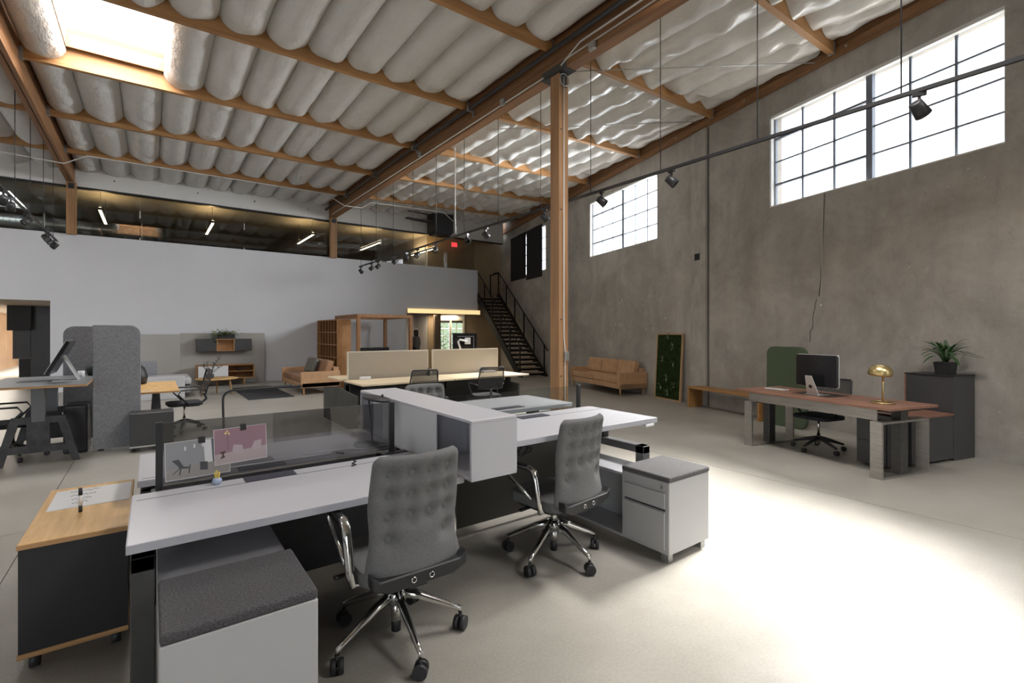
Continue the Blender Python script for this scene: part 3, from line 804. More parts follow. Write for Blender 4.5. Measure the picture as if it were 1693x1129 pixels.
PM = [mat('print_grey_wall', (.27, .275, .29), .35), mat('print_grey_floor', (.30, .28, .265), .35), mat('print_dark', (.075, .08, .085), .35), mat('print_white', (.62, .62, .63), .35), mat('print_mauve', (.30, .185, .225), .35), mat('print_pink_floor', (.42, .35, .355), .35), mat('print_pale_chair', (.44, .37, .40), .35), mat('print_brown', (.09, .055, .05), .35), mat('print_glow', (.75, .55, .25), .35), mat('print_mid', (.16, .165, .19), .35)]


def flat_print(label, x0, z0, w, h, tilt, shapes, yy=3.152):
    mb = MB(); mb.mi = 3; mb.box(0, w, 0, .0025, 0, h)
    for i, (mi, pts) in enumerate(shapes): flat(mb, [(w * a, h * b) for a, b in pts], -.0004 - .0002 * i, mi)
    o = solo('photo_print', mb, PM, label, 'photo print', (x0, yy, z0), (0, tilt, 0), 'photo prints on the glass screen')
    part(o, 'clip', MB().box(w * .5, w * .61, -.003, -.0005, h - .022, h + .012), BLACKP)
    return o


def circ(cx, cy, rx, ry, n=12): return [(cx + rx * math.cos(2 * PI * k / n), cy + ry * math.sin(2 * PI * k / n)) for k in range(n)]


flat_print('grey photo print of a lounge chair clipped to the smoked glass', .06, .765, .30, .205, -.02, [
    (0, [(0.01, .3), (.99, .34), (.99, .99), (.01, .99)]), (1, [(.01, .02), (.99, .02), (.99, .36), (.01, .3)]),
    (3, [(.60, .35), (.74, .36), (.72, .97), (.58, .97)]), (9, [(.72, .36), (.99, .37), (.99, .97), (.70, .97)]),
    (2, [(.10, .52), (.20, .54), (.27, .34), (.22, .30)]), (2, [(.20, .36), (.38, .30), (.36, .26), (.2, .29)]), (2, [(.10, .16), (.12, .16), (.24, .32), (.22, .32)]), (2, [(.34, .14), (.36, .14), (.38, .36), (.36, .36)]), (2, [(.2, .12), (.22, .12), (.24, .3), (.22, .3)]),
    (2, [(.52, .18), (.64, .16), (.64, .38), (.52, .40)]),
    (3, circ(.30, .80, .015, .06)), (3, circ(.44, .84, .015, .06)), (3, circ(.57, .84, .015, .05))])
flat_print('mauve photo print of two pale armchairs clipped to the smoked glass', .283, .815, .265, .20, -.035, [
    (4, [(.01, .3), (.99, .36), (.99, .99), (.01, .99)]), (5, [(.01, .02), (.99, .02), (.99, .38), (.01, .3)]),
    (6, [(.33, .34), (.42, .24), (.55, .28), (.52, .48), (.36, .52)]), (6, [(.70, .36), (.76, .28), (.88, .32), (.90, .56), (.76, .54)]),
    (7, [(.10, .16), (.2, .2), (.17, .28), (.22, .38), (.1, .36), (.15, .27)]), (7, [(.255, .4), (.262, .4), (.262, .85), (.255, .85)]),
    (8, circ(.22, .87, .025, .03)), (8, circ(.28, .85, .02, .03)), (8, circ(.25, .92, .02, .025))], 3.146)

# raised shelf box between the desks
sb = thing('shelf_box', 'long raised white shelf box with an open niche between the desks', 'shelf', (0, 0, 0))
x0, x1, y0, y1, z0, z1, t = 1.43, 1.748, 2.295, 4.08, .722, 1.065, .018
part(sb, 'top_panel', MB().box(x0, x1, y0, y1, z1 - t, z1), WHITE_LAM, .002)
part(sb, 'bottom_panel', MB().box(x0, x1, y0, y1, z0, z0 + t), WHITE_LAM, .002)
part(sb, 'end_panel', MB().box(x0, x1, y0, y0 + t, z0 + t, z1 - t), WHITE_LAM)
part(sb, 'end_panel', MB().box(x0, x1, y1 - t, y1, z0 + t, z1 - t), WHITE_LAM)
part(sb, 'back_panel', MB().box(x1 - t, x1, y0 + t, y1 - t, z0 + t, z1 - t), WHITE_LAM)
part(sb, 'divider', MB().box(x0 + .03, x1 - t, 2.84, 2.86, z0 + t, z1 - t), WHITE_LAM)
part(sb, 'divider', MB().box(x0 + .03, x1 - t, 3.75, 3.77, z0 + t, z1 - t), WHITE_LAM)
part(sb, 'sliding_door', MB().box(x0 + .005, x0 + .013, 2.72, 3.30, z0 + t, z1 - t), FROST, .002)
part(sb, 'sliding_door', MB().box(x0 + .015, x0 + .023, 3.26, 3.82, z0 + t, z1 - t), FROST, .002)
part(sb, 'support_foot', MB().box(x0 + .13, x0 + .21, 2.83, 2.9, .70, z0), BLACKM)


def credenza(name, label, x0, x1, y0, yp, y1, zt, face, xs=None):
    """pedestal part y0..yp with drawers on the face side, lower open shelf yp..y1"""
    t = thing(name, label, 'cabinet', (0, 0, 0))
    part(t, 'pedestal_body', MB().box(x0, x1, y0, yp, .06, zt), WHITE_MET, .004)
    fx = x0 if face < 0 else x1
    def slab(ya, yb, za, zb, d=.012 if face < 0 else .003): return MB().box(fx, fx + face * d, ya, yb, za, zb)
    part(t, 'drawer', slab(y0 + .03, yp - .03, .37, zt - .075), WHITE_MET, .002)
    part(t, 'drawer', slab(y0 + .03, yp - .03, .09, .345), WHITE_MET, .002)
    part(t, 'drawer_gap', slab(y0 + .03, yp - .03, .352, .361, .003), BLACKM)
    part(t, 'lock', MB().cyl((fx, y0 + .06, zt - .04), (fx + face * .006, y0 + .06, zt - .04), .011, n=10), STEEL)
    # shelf part
    zs = zt - .02
    xe = x1
    if xs: x1 = xs
    part(t, 'shelf_top', MB().box(x0, x1, yp, y1, zs - .02, zs), WHITE_LAM, .002)
    part(t, 'shelf_bottom', MB().box(x0, x1, yp, y1, .06, .08), WHITE_MET, .002)
    part(t, 'shelf_back', MB().box(x0 if face > 0 else x1 - .015, x0 + .015 if face > 0 else x1, yp, y1, .08, zs - .02), WHITE_MET)
    part(t, 'shelf_end', MB().box(x0, x1, y1 - .015, y1, .08, zs - .02), WHITE_MET)
    for X, Y in ((x0 + .02, y0 + .02), (xe - .07, y0 + .02), (x0 + .02, y1 - .08), (x1 - .07, y1 - .08)):
        part(t, 'foot', MB().box(X, X + .05, Y, Y + .06, 0, .06), STEEL)
    return t


def cushion(label, x0, x1, y0, y1, z0, z1, m=DARK_FAB):
    return solo('seat_pad', MB().box(x0, x1, y0, y1, z0, z1), m, label, 'cushion', group='felt pads on the white cabinets', bevel=.014, segs=3)


credenza('low_cabinet', 'white low cabinet under the near-left desk topped by a felt pad', .02, .505, 1.90, 2.35, 3.02, .555, 1)
cushion('charcoal felt pad on the cabinet end in the left foreground', .02, .505, 1.90, 2.335, .555, .593)
credenza('low_cabinet', 'white low cabinet with two drawers at the right end of the workstation', 2.775, 3.25, 1.965, 2.37, 3.10, .548, -1, 3.07)
cushion('grey felt pad on the two-drawer cabinet at right', 2.77, 3.255, 1.96, 2.37, .548, .585, mat('pad_grey_wool', (.12, .118, .12), .95, var=.4, scale=(140, 140, 140), bump=.4, bscale=(200, 200, 200), spec=.2))

# task lamp with disc head on the far-left desk
tl = thing('task_lamp', 'black task lamp with a flat round head on the far-left desk', 'lamp', (1.25, 3.45, .74))
part(tl, 'lamp_base', MB().lathe([(.0, 0), (.085, 0), (.088, .006), (.085, .016), (.0, .018)], n=24), BLACKM)
part(tl, 'lamp_stem', MB().cyl((.05, 0, .015), (.018, -.01, .325), .006, n=8), BLACKM)
part(tl, 'lamp_shade', MB().lathe([(.0, -.010), (.095, -.010), (.1, 0), (.095, .010), (.0, .012)], n=28), mat('lamp_grey', (.03, .028, .031), .55), loc=(.07, -.03, .335), rot=(.10, .16, 0))
part(tl, 'knob', MB().cyl((0, 0, .01), (0, 0, .03), .008, n=8), BLACKM, loc=(.12, -.01, .33))
part(tl, 'power_cord', MB().tube([(.08, .0, .008), (.13, -.05, .006), (.10, -.14, .006), (-.02, -.16, .006), (-.16, -.10, .006), (-.24, -.09, .006)], .004, 5), BLACKM)
solo('cable_tail', MB().tube([(1.03, 3.06, .745), (1.035, 3.03, .747), (1.0, 3.0, .746), (1.01, 2.96, .745), (.98, 2.95, .744)], .004, 5), BLACKM, 'short black cable end lying on the near-left desk', 'cable')
jar = thing('pencil_jar', 'small blue and white jar of yellow sticks on the near-left desk', 'jar', (.285, 3.045, .74))
part(jar, 'pot', MB().lathe([(.014, 0), (.022, .008), (.024, .02), (.018, .033), (.015, .034)], n=14), BLUE_GL)
for k in range(7):
    a = k * .9; part(jar, 'stick', MB().cyl((.006 * math.cos(a), .006 * math.sin(a), .01), (.013 * math.cos(a), .013 * math.sin(a), .062 + .006 * (k % 3)), .0022, n=5), YEL)

# second lamp: thin black bar lamp on the far-left desk
bl = thing('bar_lamp', 'thin black bent-rod lamp rising behind the smoked glass', 'lamp', (.42, 4.0, .74))
part(bl, 'lamp_base', MB().lathe([(.0, 0), (.07, 0), (.07, .012), (0, .014)], n=20), BLACKM)
pt = [(0, 0, .01), (-.01, 0, .30)] + [(-.01 + .06 - .06 * math.cos(a), .0, .34 + .06 * math.sin(a)) for a in (0, .4, .8, 1.2, 1.57)] + [(.45, .0, .41)]
part(bl, 'lamp_stem', MB().tube(pt, .008, 8), BLACKM)
part(bl, 'lamp_bar', MB().box(.12, .52, -.022, .022, .395, .409), BLACKM, .005)

# ---------------------------------------------------------------- tufted chair
def tufted_chair(label, loc, rz):
    t = thing('tufted_chair', label, 'chair', loc, rz, 'grey tufted office chairs')
    # backrest: local y- is the rear (towards the viewer)
    H0, H1, TH = .44, 1.005, .062
    nx, nz = 44, 52
    tufts = [(-.145 + .097 * i, .62 + .10 * j) for i in range(4) for j in range(4)]
    tufts = [p for p in tufts if not (p[1] < .65 and abs(p[0]) < .1)]
    vs = []; fs = []

    def surf(s, q, side):
        z = H0 + (H1 - H0) * q
        hw = .245 - .03 * q - .018 * math.sin(PI * min(1, q * 1.6)) ** 2
        c = .06      # rounded corners
        if q > .92: hw -= .03 * ((q - .92) / .08) ** 3
        if q < .06: hw -= .015 * ((.06 - q) / .06) ** 2
        x = hw * s
        lean = -.27 - .035 * q ** 1.5 + .02 * math.sin(PI * q)
        edge = (1 - abs(s) ** 8) ** .5 * (1 - abs(2 * q - 1) ** 14) ** .5
        th = TH * (.12 + .88 * edge)
        dep = 0
        for (tx, tz) in tufts:
            d2 = ((x - tx) / .036) ** 2 + ((z - tz) / .037) ** 2
            dep += .036 * math.exp(-d2)
            dd = ((x - tx) / .010) ** 2 + ((z - tz) / .05) ** 2
            dep += .003 * math.exp(-dd)
        curve = .05 * s * s
        y = lean + curve + side * (th * .5 - dep * edge)
        return (x, y, z)
    for side in (-1, 1):
        for j in range(nz + 1):
            for i in range(nx + 1): vs.append(surf(-1 + 2 * i / nx, j / nz, side))
    n1 = (nx + 1) * (nz + 1)
    for sidx in (0, 1):
        o = sidx * n1
        for j in range(nz):
            for i in range(nx):
                a = o + j * (nx + 1) + i; q = (a, a + 1, a + nx + 2, a + nx + 1)
                fs.append(q if sidx == 0 else q[::-1])
    ring = [i for i in range(nx + 1)] + [j * (nx + 1) + nx for j in range(1, nz + 1)] + [nz * (nx + 1) + i for i in range(nx - 1, -1, -1)] + [j * (nx + 1) for j in range(nz - 1, 0, -1)]
    for k in range(len(ring)):
        a, b = ring[k], ring[(k + 1) % len(ring)]
        fs.append((a, a + n1, b + n1, b))
    mb = MB(); mb.add(vs, fs, True)
    bk = part(t, 'backrest', mb, GREY_FAB)
    for (tx, tz) in tufts:
        s = tx / .23; q = (tz - H0) / (H1 - H0); p = surf(s, q, -1)
        part(bk, 'tuft_stitch', MB().box(tx - .013, tx + .013, p[1] - .0015, p[1] + .002, tz - .0015, tz + .0015).box(tx - .0015, tx + .0015, p[1] - .0015, p[1] + .002, tz - .011, tz + .011), mat('stitch_dark', (.05, .05, .055), .9))
    sm = MB().prism(rrect(.48, .46, .09, 5, 0, -.0), 'z', .40, .47)
    part(t, 'seat', sm, GREY_FAB, .022, 2)
    part(t, 'seat_pan', MB().prism(rrect(.42, .40, .09, 5), 'z', .375, .402), BLACKP, .006)
    br = MB().prism([(-.235, .435), (-.24, .50), (-.20, .47), (.20, .47), (.24, .50), (.235, .435), (.16, .405), (-.16, .405)], 'y', -.305, -.245)
    bk2 = part(t, 'back_bracket', br, BLACKP, .006)
    part(t, 'back_arm', MB().box(-.05, .05, -.26, .0, .37, .41), BLACKP, .006)
    for x in (-.045, .045):
        part(bk2, 'bolt_ring', MB().tube([(x + .012 * math.cos(a), -.308, .437 + .012 * math.sin(a)) for a in [k * PI / 6 for k in range(13)]], .0028, 5), CHROME)
    for s in (-1, 1):
        pts = [(s * .20, -.11, .40), (s * .262, -.12, .40), (s * .272, -.115, .46), (s * .276, -.09, .60), (s * .276, -.07, .655), (s * .276, -.03, .672), (s * .276, .17, .665), (s * .276, .205, .65), (s * .276, .205, .61), (s * .27, .11, .55), (s * .272, -.05, .47)]
        am = part(t, 'armrest', MB().tube(pts, [.016] * 3 + [.017] * 4 + [.014, .012, .011, .010], 8, 1.35), CHROME)
        part(am, 'arm_pad', MB().box(s * .276 - .016, s * .276 + .016, -.02, .19, .678, .69), BLACKP, .004)
    part(t, 'gas_lift', MB().cyl((0, 0, .10), (0, 0, .20), .026, n=14).cyl((0, 0, .2), (0, 0, .37), .024, n=14), CHROME)
    part(t, 'lift_boot', MB().cyl((0, 0, .045), (0, 0, .12), .024, n=14), BLACKP)
    part(t, 'tilt_lever', MB().box(-.30, -.12, .02, .05, .375, .39), BLACKP, .005)
    part(t, 'hub', MB().lathe([(.02, .18), (.05, .19), (.05, .245), (.03, .26)], n=14), CHROME)
    for k in range(5):
        a = (k * 72 + CH_A) * D2R
        c, s = math.cos(a), math.sin(a)
        lg = part(t, 'leg', MB().tube([(c * .02, s * .02, .235), (c * .12, s * .12, .205), (c * .29, s * .29, .125), (c * .325, s * .325, .11), (c * .33, s * .33, .085)], [.026, .022, .015, .014, .010], 8), CHROME)
        px, py = c * .33, s * .33
        ca = a + 1.0
        cc, ss = math.cos(ca), math.sin(ca)
        ws_ = part(t, 'caster', MB().cyl((px - ss * .030, py + cc * .030, .034), (px - ss * .005, py + cc * .005, .034), .034, n=16).cyl((px + ss * .005, py - cc * .005, .034), (px + ss * .030, py - cc * .030, .034), .034, n=16).cyl((px, py, .034), (px, py, .085), .009, n=8), BLACKP)
    return t


CH_A = 50
ch = tufted_chair('grey tufted office chair in the foreground at the near-left desk', (1.0, 2.33, 0), 0)
c2 = dup(ch, (2.25, 2.53, 0), 7 * D2R, 'grey tufted office chair at the near-right desk beside the two-drawer cabinet')
dup(ch, (2.32, 4.45, 0), 175 * D2R, 'grey tufted office chair at the far-right desk, only its back showing')


# ---------------------------------------------------------------- wooden cart with whiteboard top
wc = thing('storage_cart', 'black-sided oak cart on casters with a whiteboard inset in its top', 'cart', (-.485, 3.07, 0))
part(wc, 'top_panel', MB().box(0, .395, 0, .95, .575, .60), OAK, .002)
part(wc, 'top_edge', MB().box(-.001, .396, -.0015, 0, .577, .598).box(.395, .3965, 0, .95, .577, .598), PLY)
part(wc, 'side_panel', MB().box(.004, .391, .004, .016, .105, .574), mat('black_laminate', (.016, .016, .018), .55))
part(wc, 'side_panel', MB().box(.004, .391, .93, .944, .105, .574), MATS['black_laminate'])
part(wc, 'body', MB().box(.008, .387, .016, .93, .105, .574), MATS['black_laminate'])
part(wc, 'base_panel', MB().box(0, .395, 0, .95, .08, .104), PLY, .002)
part(wc, 'whiteboard', MB().box(.035, .385, .48, .87, .60, .604), PAPERW)
scr = MB(); sr = random.Random(9)
for row in range(4):
    yy = .82 - row * .085
    for k in range(6 - row):
        xx = .10 + row * .01 + k * .022
        ptsS = [(xx + q * .007, yy + sr.uniform(-.022, .022), .6046) for q in range(4)]
        scr.tube(ptsS, .0011, 4)
part(wc, 'handwriting', scr, mat('marker_ink', (.02, .02, .03), .6), kind='stuff')
for X in (.05, .345):
    for Y in (.08, .87):
        part(wc, 'caster', MB().cyl((X - .018, Y, .034), (X + .018, Y, .034), .034, n=14).box(X - .022, X + .022, Y - .012, Y + .03, .05, .08), BLACKP)
mk = thing('whiteboard_marker', 'black and white marker pen standing upright on the oak cart', 'marker', (-.303, 3.45, .60))
part(mk, 'pen_body', MB().cyl((0, 0, .035), (0, 0, .10), .0085, n=12), PAPERW)
part(mk, 'pen_end', MB().cyl((0, 0, 0), (0, 0, .035), .0085, n=12), BLACKP)
part(mk, 'pen_cap', MB().cyl((0, 0, .09), (0, 0, .128), .0095, .008, n=12), BLACKP)

# ---------------------------------------------------------------- mesh task chairs
def mesh_chair(label, loc, rz, arms=True, frame=BLACKM, seatz=.46, backh=.95, webb=True, group='black mesh task chairs'):
    t = thing('task_chair', label, 'chair', loc, rz, group)
    part(t, 'seat', MB().prism(rrect(.48, .46, .1, 5), 'z', seatz - .05, seatz), MATS['black_seat'], .018, 2)
    fr = MB()
    zb = seatz + .12
    loop = [(-.22, -.25, zb), (-.23, -.30, (zb + backh) / 2), (-.215, -.34, backh - .02), (-.2, -.345, backh), (.2, -.345, backh), (.215, -.34, backh - .02), (.23, -.30, (zb + backh) / 2), (.22, -.25, zb), (0, -.23, zb - .02), (-.22, -.25, zb)]
    b = part(t, 'back_frame', fr.tube(loop, .012, 6), frame)
    vs = []; fs = []
    for j in range(9):
        q = j / 8; z = zb + (backh - .01 - zb) * q; yy = -.245 - .1 * q ** .8
        for i in range(7):
            s = -1 + i / 3; vs.append((.212 * s, yy + .03 * s * s - .03, z))
    for j in range(8):
        for i in range(6): fs.append((j * 7 + i, j * 7 + i + 1, j * 7 + i + 8, j * 7 + i + 7))
    part(b, 'back_mesh', MB().add(vs, fs, True), MATS['chair_mesh'])
    part(t, 'back_support', MB().tube([(0, 0, seatz - .07), (0, -.2, seatz - .07), (0, -.3, seatz + .02), (0, -.27, zb)], .02, 6), frame)
    if arms:
        for s in (-1, 1):
            part(t, 'armrest', MB().tube([(s * .22, -.26, zb + .05), (s * .27, -.2, seatz + .2), (s * .28, .08, seatz + .2), (s * .27, .12, seatz + .14), (s * .24, -.02, seatz - .03)], .012, 6), frame)
    part(t, 'gas_lift', MB().cyl((0, 0, .08), (0, 0, .22), .025, n=10).cyl((0, 0, .22), (0, 0, seatz - .05), .014, n=10), CHROME)
    for k in range(5):
        a = (k * 72 + 20) * D2R; c, s = math.cos(a), math.sin(a)
        part(t, 'leg', MB().tube([(0, 0, .17), (c * .15, s * .15, .13), (c * .30, s * .30, .085)], [.028, .022, .014], 6), BLACKP)
        part(t, 'caster', MB().cyl((c * .3 - s * .022, s * .3 + c * .022, .03), (c * .3 + s * .022, s * .3 - c * .022, .03), .03, n=12), BLACKP)
    return t


mat('black_seat', (.016, .017, .02), .9, var=.2, scale=(60, 60, 60))
mm = bpy.data.materials.new('chair_mesh'); mm.use_nodes = True
_n = mm.node_tree.nodes; _l = mm.node_tree.links
_p = _n['Principled BSDF']; _p.inputs['Base Color'].default_value = (.02, .02, .022, 1); _p.inputs['Roughness'].default_value = .7
_t = _n.new('ShaderNodeBsdfTransparent'); _m = _n.new('ShaderNodeMixShader'); _m.inputs[0].default_value = .78
_l.new(_t.outputs[0], _m.inputs[1]); _l.new(_p.outputs[0], _m.inputs[2]); _l.new(_m.outputs[0], _n['Material Output'].inputs[0])
MATS['chair_mesh'] = mm

mc = mesh_chair('black mesh task chair pushed to the beige-screen bench, left of the pair', (3.55, 7.38, 0), -6 * D2R)
dup(mc, (4.78, 7.22, 0), -12 * D2R, 'black mesh task chair at the beige-screen bench, right of the pair')
dup(mc, (.42, 9.25, 0), 96 * D2R, 'black mesh task chair by the oak-topped table at left, turned sideways')
dup(mc, (-1.36, 8.43, 0), -90 * D2R, 'black task chair beneath the dark sit-stand table at the far left')

# ---------------------------------------------------------------- bench desk with beige screens
bd = thing('bench_desk', 'long pale maple bench desk with dark end panels under beige screens', 'desk', (0, 0, 0))
part(bd, 'desktop', MB().box(2.63, 4.28, 7.42, 8.30, .71, .74), MAPLE, .003)
part(bd, 'desktop', MB().box(4.29, 5.95, 7.42, 8.30, .71, .74), MAPLE, .003)
part(bd, 'desktop', MB().box(2.63, 4.28, 8.46, 9.25, .71, .74), MAPLE, .003)
part(bd, 'desktop', MB().box(4.29, 5.95, 8.46, 9.25, .71, .74), MAPLE, .003)
part(bd, 'modesty_panel', MB().box(2.75, 5.7, 8.35, 8.39, .12, .655), DARK_PANEL)
part(bd, 'centre_rail', MB().box(2.7, 5.9, 8.30, 8.46, .66, .70), BLACKM)
for X in (2.68, 5.85):
    part(bd, 'end_panel', MB().prism([(7.46, 0), (9.2, 0), (9.2, .56), (8.45, .62), (7.46, .56)], 'x', X - .14, X - .10), mat('end_panel_charcoal', (.05, .05, .047), .8, var=.25, scale=(3, 3, 1)))
for X in (2.85, 4.25, 5.75):
    part(bd, 'leg', MB().box(X - .035, X + .035, 7.8, 7.9, 0, .7), BLACKM, .004)
    part(bd, 'leg', MB().box(X - .035, X + .035, 8.8, 8.9, 0, .7), BLACKM, .004)
    part(bd, 'foot_bar', MB().box(X - .03, X + .03, 7.5, 9.15, .0, .03), BLACKM)
for X0, X1 in ((2.9, 4.2), (4.4, 5.7)):
    part(bd, 'cable_tray', MB().box(X0, X1, 7.95, 8.2, .52, .66), MATS['end_panel_charcoal'])
for X0, X1, lab in ((2.71, 4.24, 'beige fabric desk screen, left one on the bench desk'), (4.33, 5.86, 'beige fabric desk screen, right one on the bench desk')):
    s = thing('desk_screen', lab, 'desk screen', (X0, 8.38, .70), 0, 'beige fabric desk screens')
    w = X1 - X0
    part(s, 'fabric_panel', MB().box(.015, w - .015, -.02, .02, 0, .505), BEIGE_FAB, .004)
    part(s, 'trim', MB().box(0, w, -.022, .022, .505, .525).box(0, .015, -.022, .022, 0, .505).box(w - .015, w, -.022, .022, 0, .505), TRIM_AL)
solo('power_dock', MB().box(2.88, 3.06, 8.2, 8.27, .74, .79), PAPERW, 'small white power dock on the bench desk at left', 'power dock', bevel=.006)
pj = thing('pen_cup', 'small dark cup of pens on the bench desk between the screens', 'cup', (4.2, 8.26, .74))
part(pj, 'cup', MB().lathe([(.028, 0), (.03, .09), (.026, .09)], n=12), BLACKP)
for k in range(3): part(pj, 'pen', MB().cyl((.01 * k - .01, 0, .02), (.016 * k - .016, .01, .15), .004, n=5), BLACKP)
part_ = None
sg = solo('paper_stack', MB().box(5.35, 5.65, 8.12, 8.3, .74, .775), PAPERW, 'low white stack of paper on the right end of the bench desk', 'paper', bevel=.004)
mo = thing('monitor', 'dark monitor top peeking over the left beige screen', 'monitor', (3.4, 8.92, .74), 0, 'monitors on the bench desk')
part(mo, 'screen_panel', MB().box(-.28, .28, -.02, .02, .17, .53), SCREENB, .006)
part(mo, 'neck', MB().box(-.03, .03, -.05, -.02, .0, .3), BLACKM)
part(mo, 'base', MB().box(-.12, .12, -.1, .1, 0, .012), BLACKM)
m2 = thing('monitor', 'black monitor on a white jointed arm above the right beige screen', 'monitor', (5.42, 8.95, .74), 0, 'monitors on the bench desk')
part(m2, 'screen_panel', MB().box(-.30, .30, 0, .035, .42, .80), SCREENB, .008)
part(m2, 'bezel', MB().box(-.2, .22, -.004, 0, .72, .735).box(.205, .22, -.004, 0, .45, .735), mat('bezel_grey', (.2, .2, .21), .4))
part(m2, 'arm', MB().tube([(-.1, .02, .0), (-.1, -.0, .40), (-.22, -.07, .62), (-.18, -.08, .66), (.02, -.03, .63)], .022, 8), PAPERW)
part(m2, 'vesa_plate', MB().box(-.02, .12, -.02, 0, .56, .70), PAPERW, .005)

# ---------------------------------------------------------------- lounge at the back
def sofa(label, loc, rz, length, depth, lm, cm, nb):
    """front faces local -x, length along y"""
    t = thing('leather_sofa', label, 'sofa', loc, rz, 'tan leather sofas')
    part(t, 'base', MB().box(0.02, depth, .0, length, .18, .30), lm, .012, 2)
    part(t, 'armrest', MB().box(0, depth, 0, .11, .18, .57), lm, .014, 2)
    part(t, 'armrest', MB().box(0, depth, length - .11, length, .18, .57), lm, .014, 2)
    part(t, 'back_panel', MB().box(depth - .14, depth, .11, length - .11, .30, .66), lm, .02, 2)
    n = nb
    w = (length - .22) / 2
    for k in range(2):
        part(t, 'seat_cushion', MB().box(.01, depth - .15, .115 + k * w, .115 + (k + 1) * w - .01, .30, .47), cm, .045, 3)
    w = (length - .24) / n
    for k in range(n):
        p = MB().box(-.09, .09, -.5 * w + .008, .5 * w - .008, -.20, .20)
        part(t, 'back_cushion', p, cm, .06, 3, loc=(depth - .24, .12 + (k + .5) * w, .64), rot=(0, .22, 0))
    for X in (.08, depth - .08):
        for Y in (.07, length - .07):
            part(t, 'leg', MB().lathe([(.018, 0), (.026, .18), (.026, .19)], (X, Y, 0), 10), OAKX)
    return t


s1 = sofa('tan leather sofa against the concrete wall beside the moss panel', W(6.42, -.86), RW, 2.45, .83, LEATHER, LEATHER, 3)
s2 = sofa('tan leather sofa beside the dark rug in the lounge', (2.95, 12.62, 0), 0, 2.2, .95, LEATHER, LEATHER_D, 2)
solo('throw_pillow', MB().box(-.06, .06, -.22, .22, -.19, .19), LEATHER_G, 'olive-grey leather pillow leaning on the lounge sofa cushions', 'pillow', (3.42, 13.5, .685), (0, .35, .3), bevel=.06, segs=3)
solo('throw_pillow', MB().box(-.07, .07, -.22, .22, -.2, .2), LEATHER, 'tan leather pillow behind the lounge sofa by the bookshelf', 'pillow', (4.08, 12.95, .2 + .01), (0, .1, .2), bevel=.06, segs=3)
solo('rug', MB().box(1.79, 2.78, 12.5, 15.4, 0, .012), RUG, 'dark grey rug lying in front of the lounge sofa', 'rug')
ct = thing('coffee_table', 'round oak coffee table on three splayed legs with a plant on it', 'table', (1.32, 14.1, 0))
part(ct, 'tabletop', MB().lathe([(0, .385), (.44, .385), (.46, .395), (.46, .41), (.44, .418), (0, .418)], n=32), OAK)
for k in range(3):
    a = (k * 120 - 35) * D2R; part(ct, 'leg', MB().cyl((math.cos(a) * .38, math.sin(a) * .38, 0), (math.cos(a) * .30, math.sin(a) * .30, .39), .016, .028, 10), OAKX)
part(ct, 'stretcher', MB().tube([(math.cos(a) * .33, math.sin(a) * .33, .2) for a in [(-35 + 20 * k) * D2R for k in range(13)]], .01, 6), BLACKM)


def leaf(mb, p0, d, L, w, droop, n=4):
    """a thin blade with a fold along its middle"""
    p0 = Vector(p0); d = Vector(d).normalized(); side = d.cross(Vector((0, 0, 1)))
    side = side.normalized() if side.length > .05 else Vector((1, 0, 0))
    vs = []; fs = []
    for k in range(n + 1):
        t = k / n; p = p0 + d * L * t + Vector((0, 0, -droop * t * t)); ww = w * math.sin(PI * min(1, .12 + t * .88)) ** .8 if k < n else .001
        vs += [p - side * ww + Vector((0, 0, .15 * ww)), p, p + side * ww + Vector((0, 0, .15 * ww))]
    for k in range(n):
        a = k * 3; fs += [(a, a + 1, a + 4, a + 3), (a + 1, a + 2, a + 5, a + 4)]
    mb.add(vs, fs, True)


pl = thing('potted_plant', 'small dark-leaved plant in a dark pot on the coffee table', 'plant', (1.16, 14.0, .418))
part(pl, 'pot', MB().lathe([(.06, 0), (.085, .02), (.088, .10), (.075, .11), (0, .1)], n=16), mat('plum_pot', (.05, .045, .06), .5))
r = random.Random(4)
for st_ in ((.35, .1, .42), (-.25, .1, .22), (.16, -.2, .30), (.45, .25, .2), (-.1, .2, .3)):
    top = Vector((st_[0] * .6, st_[1] * .6, .10 + st_[2]))
    mb = MB(); mb.tube([(0, 0, .08), (top.x * .5, top.y * .5, .1 + st_[2] * .55), top], .006, 5)
    for k in range(9):
        t = .3 + .7 * k / 8; p = Vector((top.x * t, top.y * t, .08 + (top.z - .08) * t)); s = -1 if k % 2 else 1
        leaf(mb, p, (s * .7 + top.x, r.uniform(-.5, .5), .6), .09, .022, .01, 3)
    part(pl, 'stem', mb, LEAFD)
# media unit on its backdrop panel
bp = thing('backdrop_panel', 'warm grey folded backdrop panel standing against the white wall', 'panel', (0, 0, 0))
part(bp, 'panel', MB().box(.67, 2.86, 16.86, 16.92, 0, 1.53), PANEL_GREY, .003)
part(bp, 'panel', MB().prism([(.67, 16.86), (.67, 16.92), (-.35, 16.55), (-.35, 16.49)], 'z', 0, 1.5), PANEL_GREY)
cr_ = thing('media_console', 'low oak media console with one white sliding door', 'console', (1.02, 16.25, 0))
part(cr_, 'carcass', MB().box(0, 1.46, 0, .42, .20, .222).box(0, 1.46, 0, .42, .585, .607).box(0, .022, 0, .42, .222, .585).box(1.438, 1.46, 0, .42, .222, .585).box(0, 1.46, .4, .42, .222, .585).box(.76, .78, 0, .42, .222, .585).box(.78, 1.438, .02, .4, .40, .415), SHELF_W)
part(cr_, 'sliding_door', MB().box(.04, .78, -.012, 0, .224, .583), PAPERW, .003)
for X in (.2, 1.2):
    for Y in (.06, .36): part(cr_, 'leg', MB().cyl((X, Y, 0), (X, Y, .2), .016, .024, 10), OAKX)
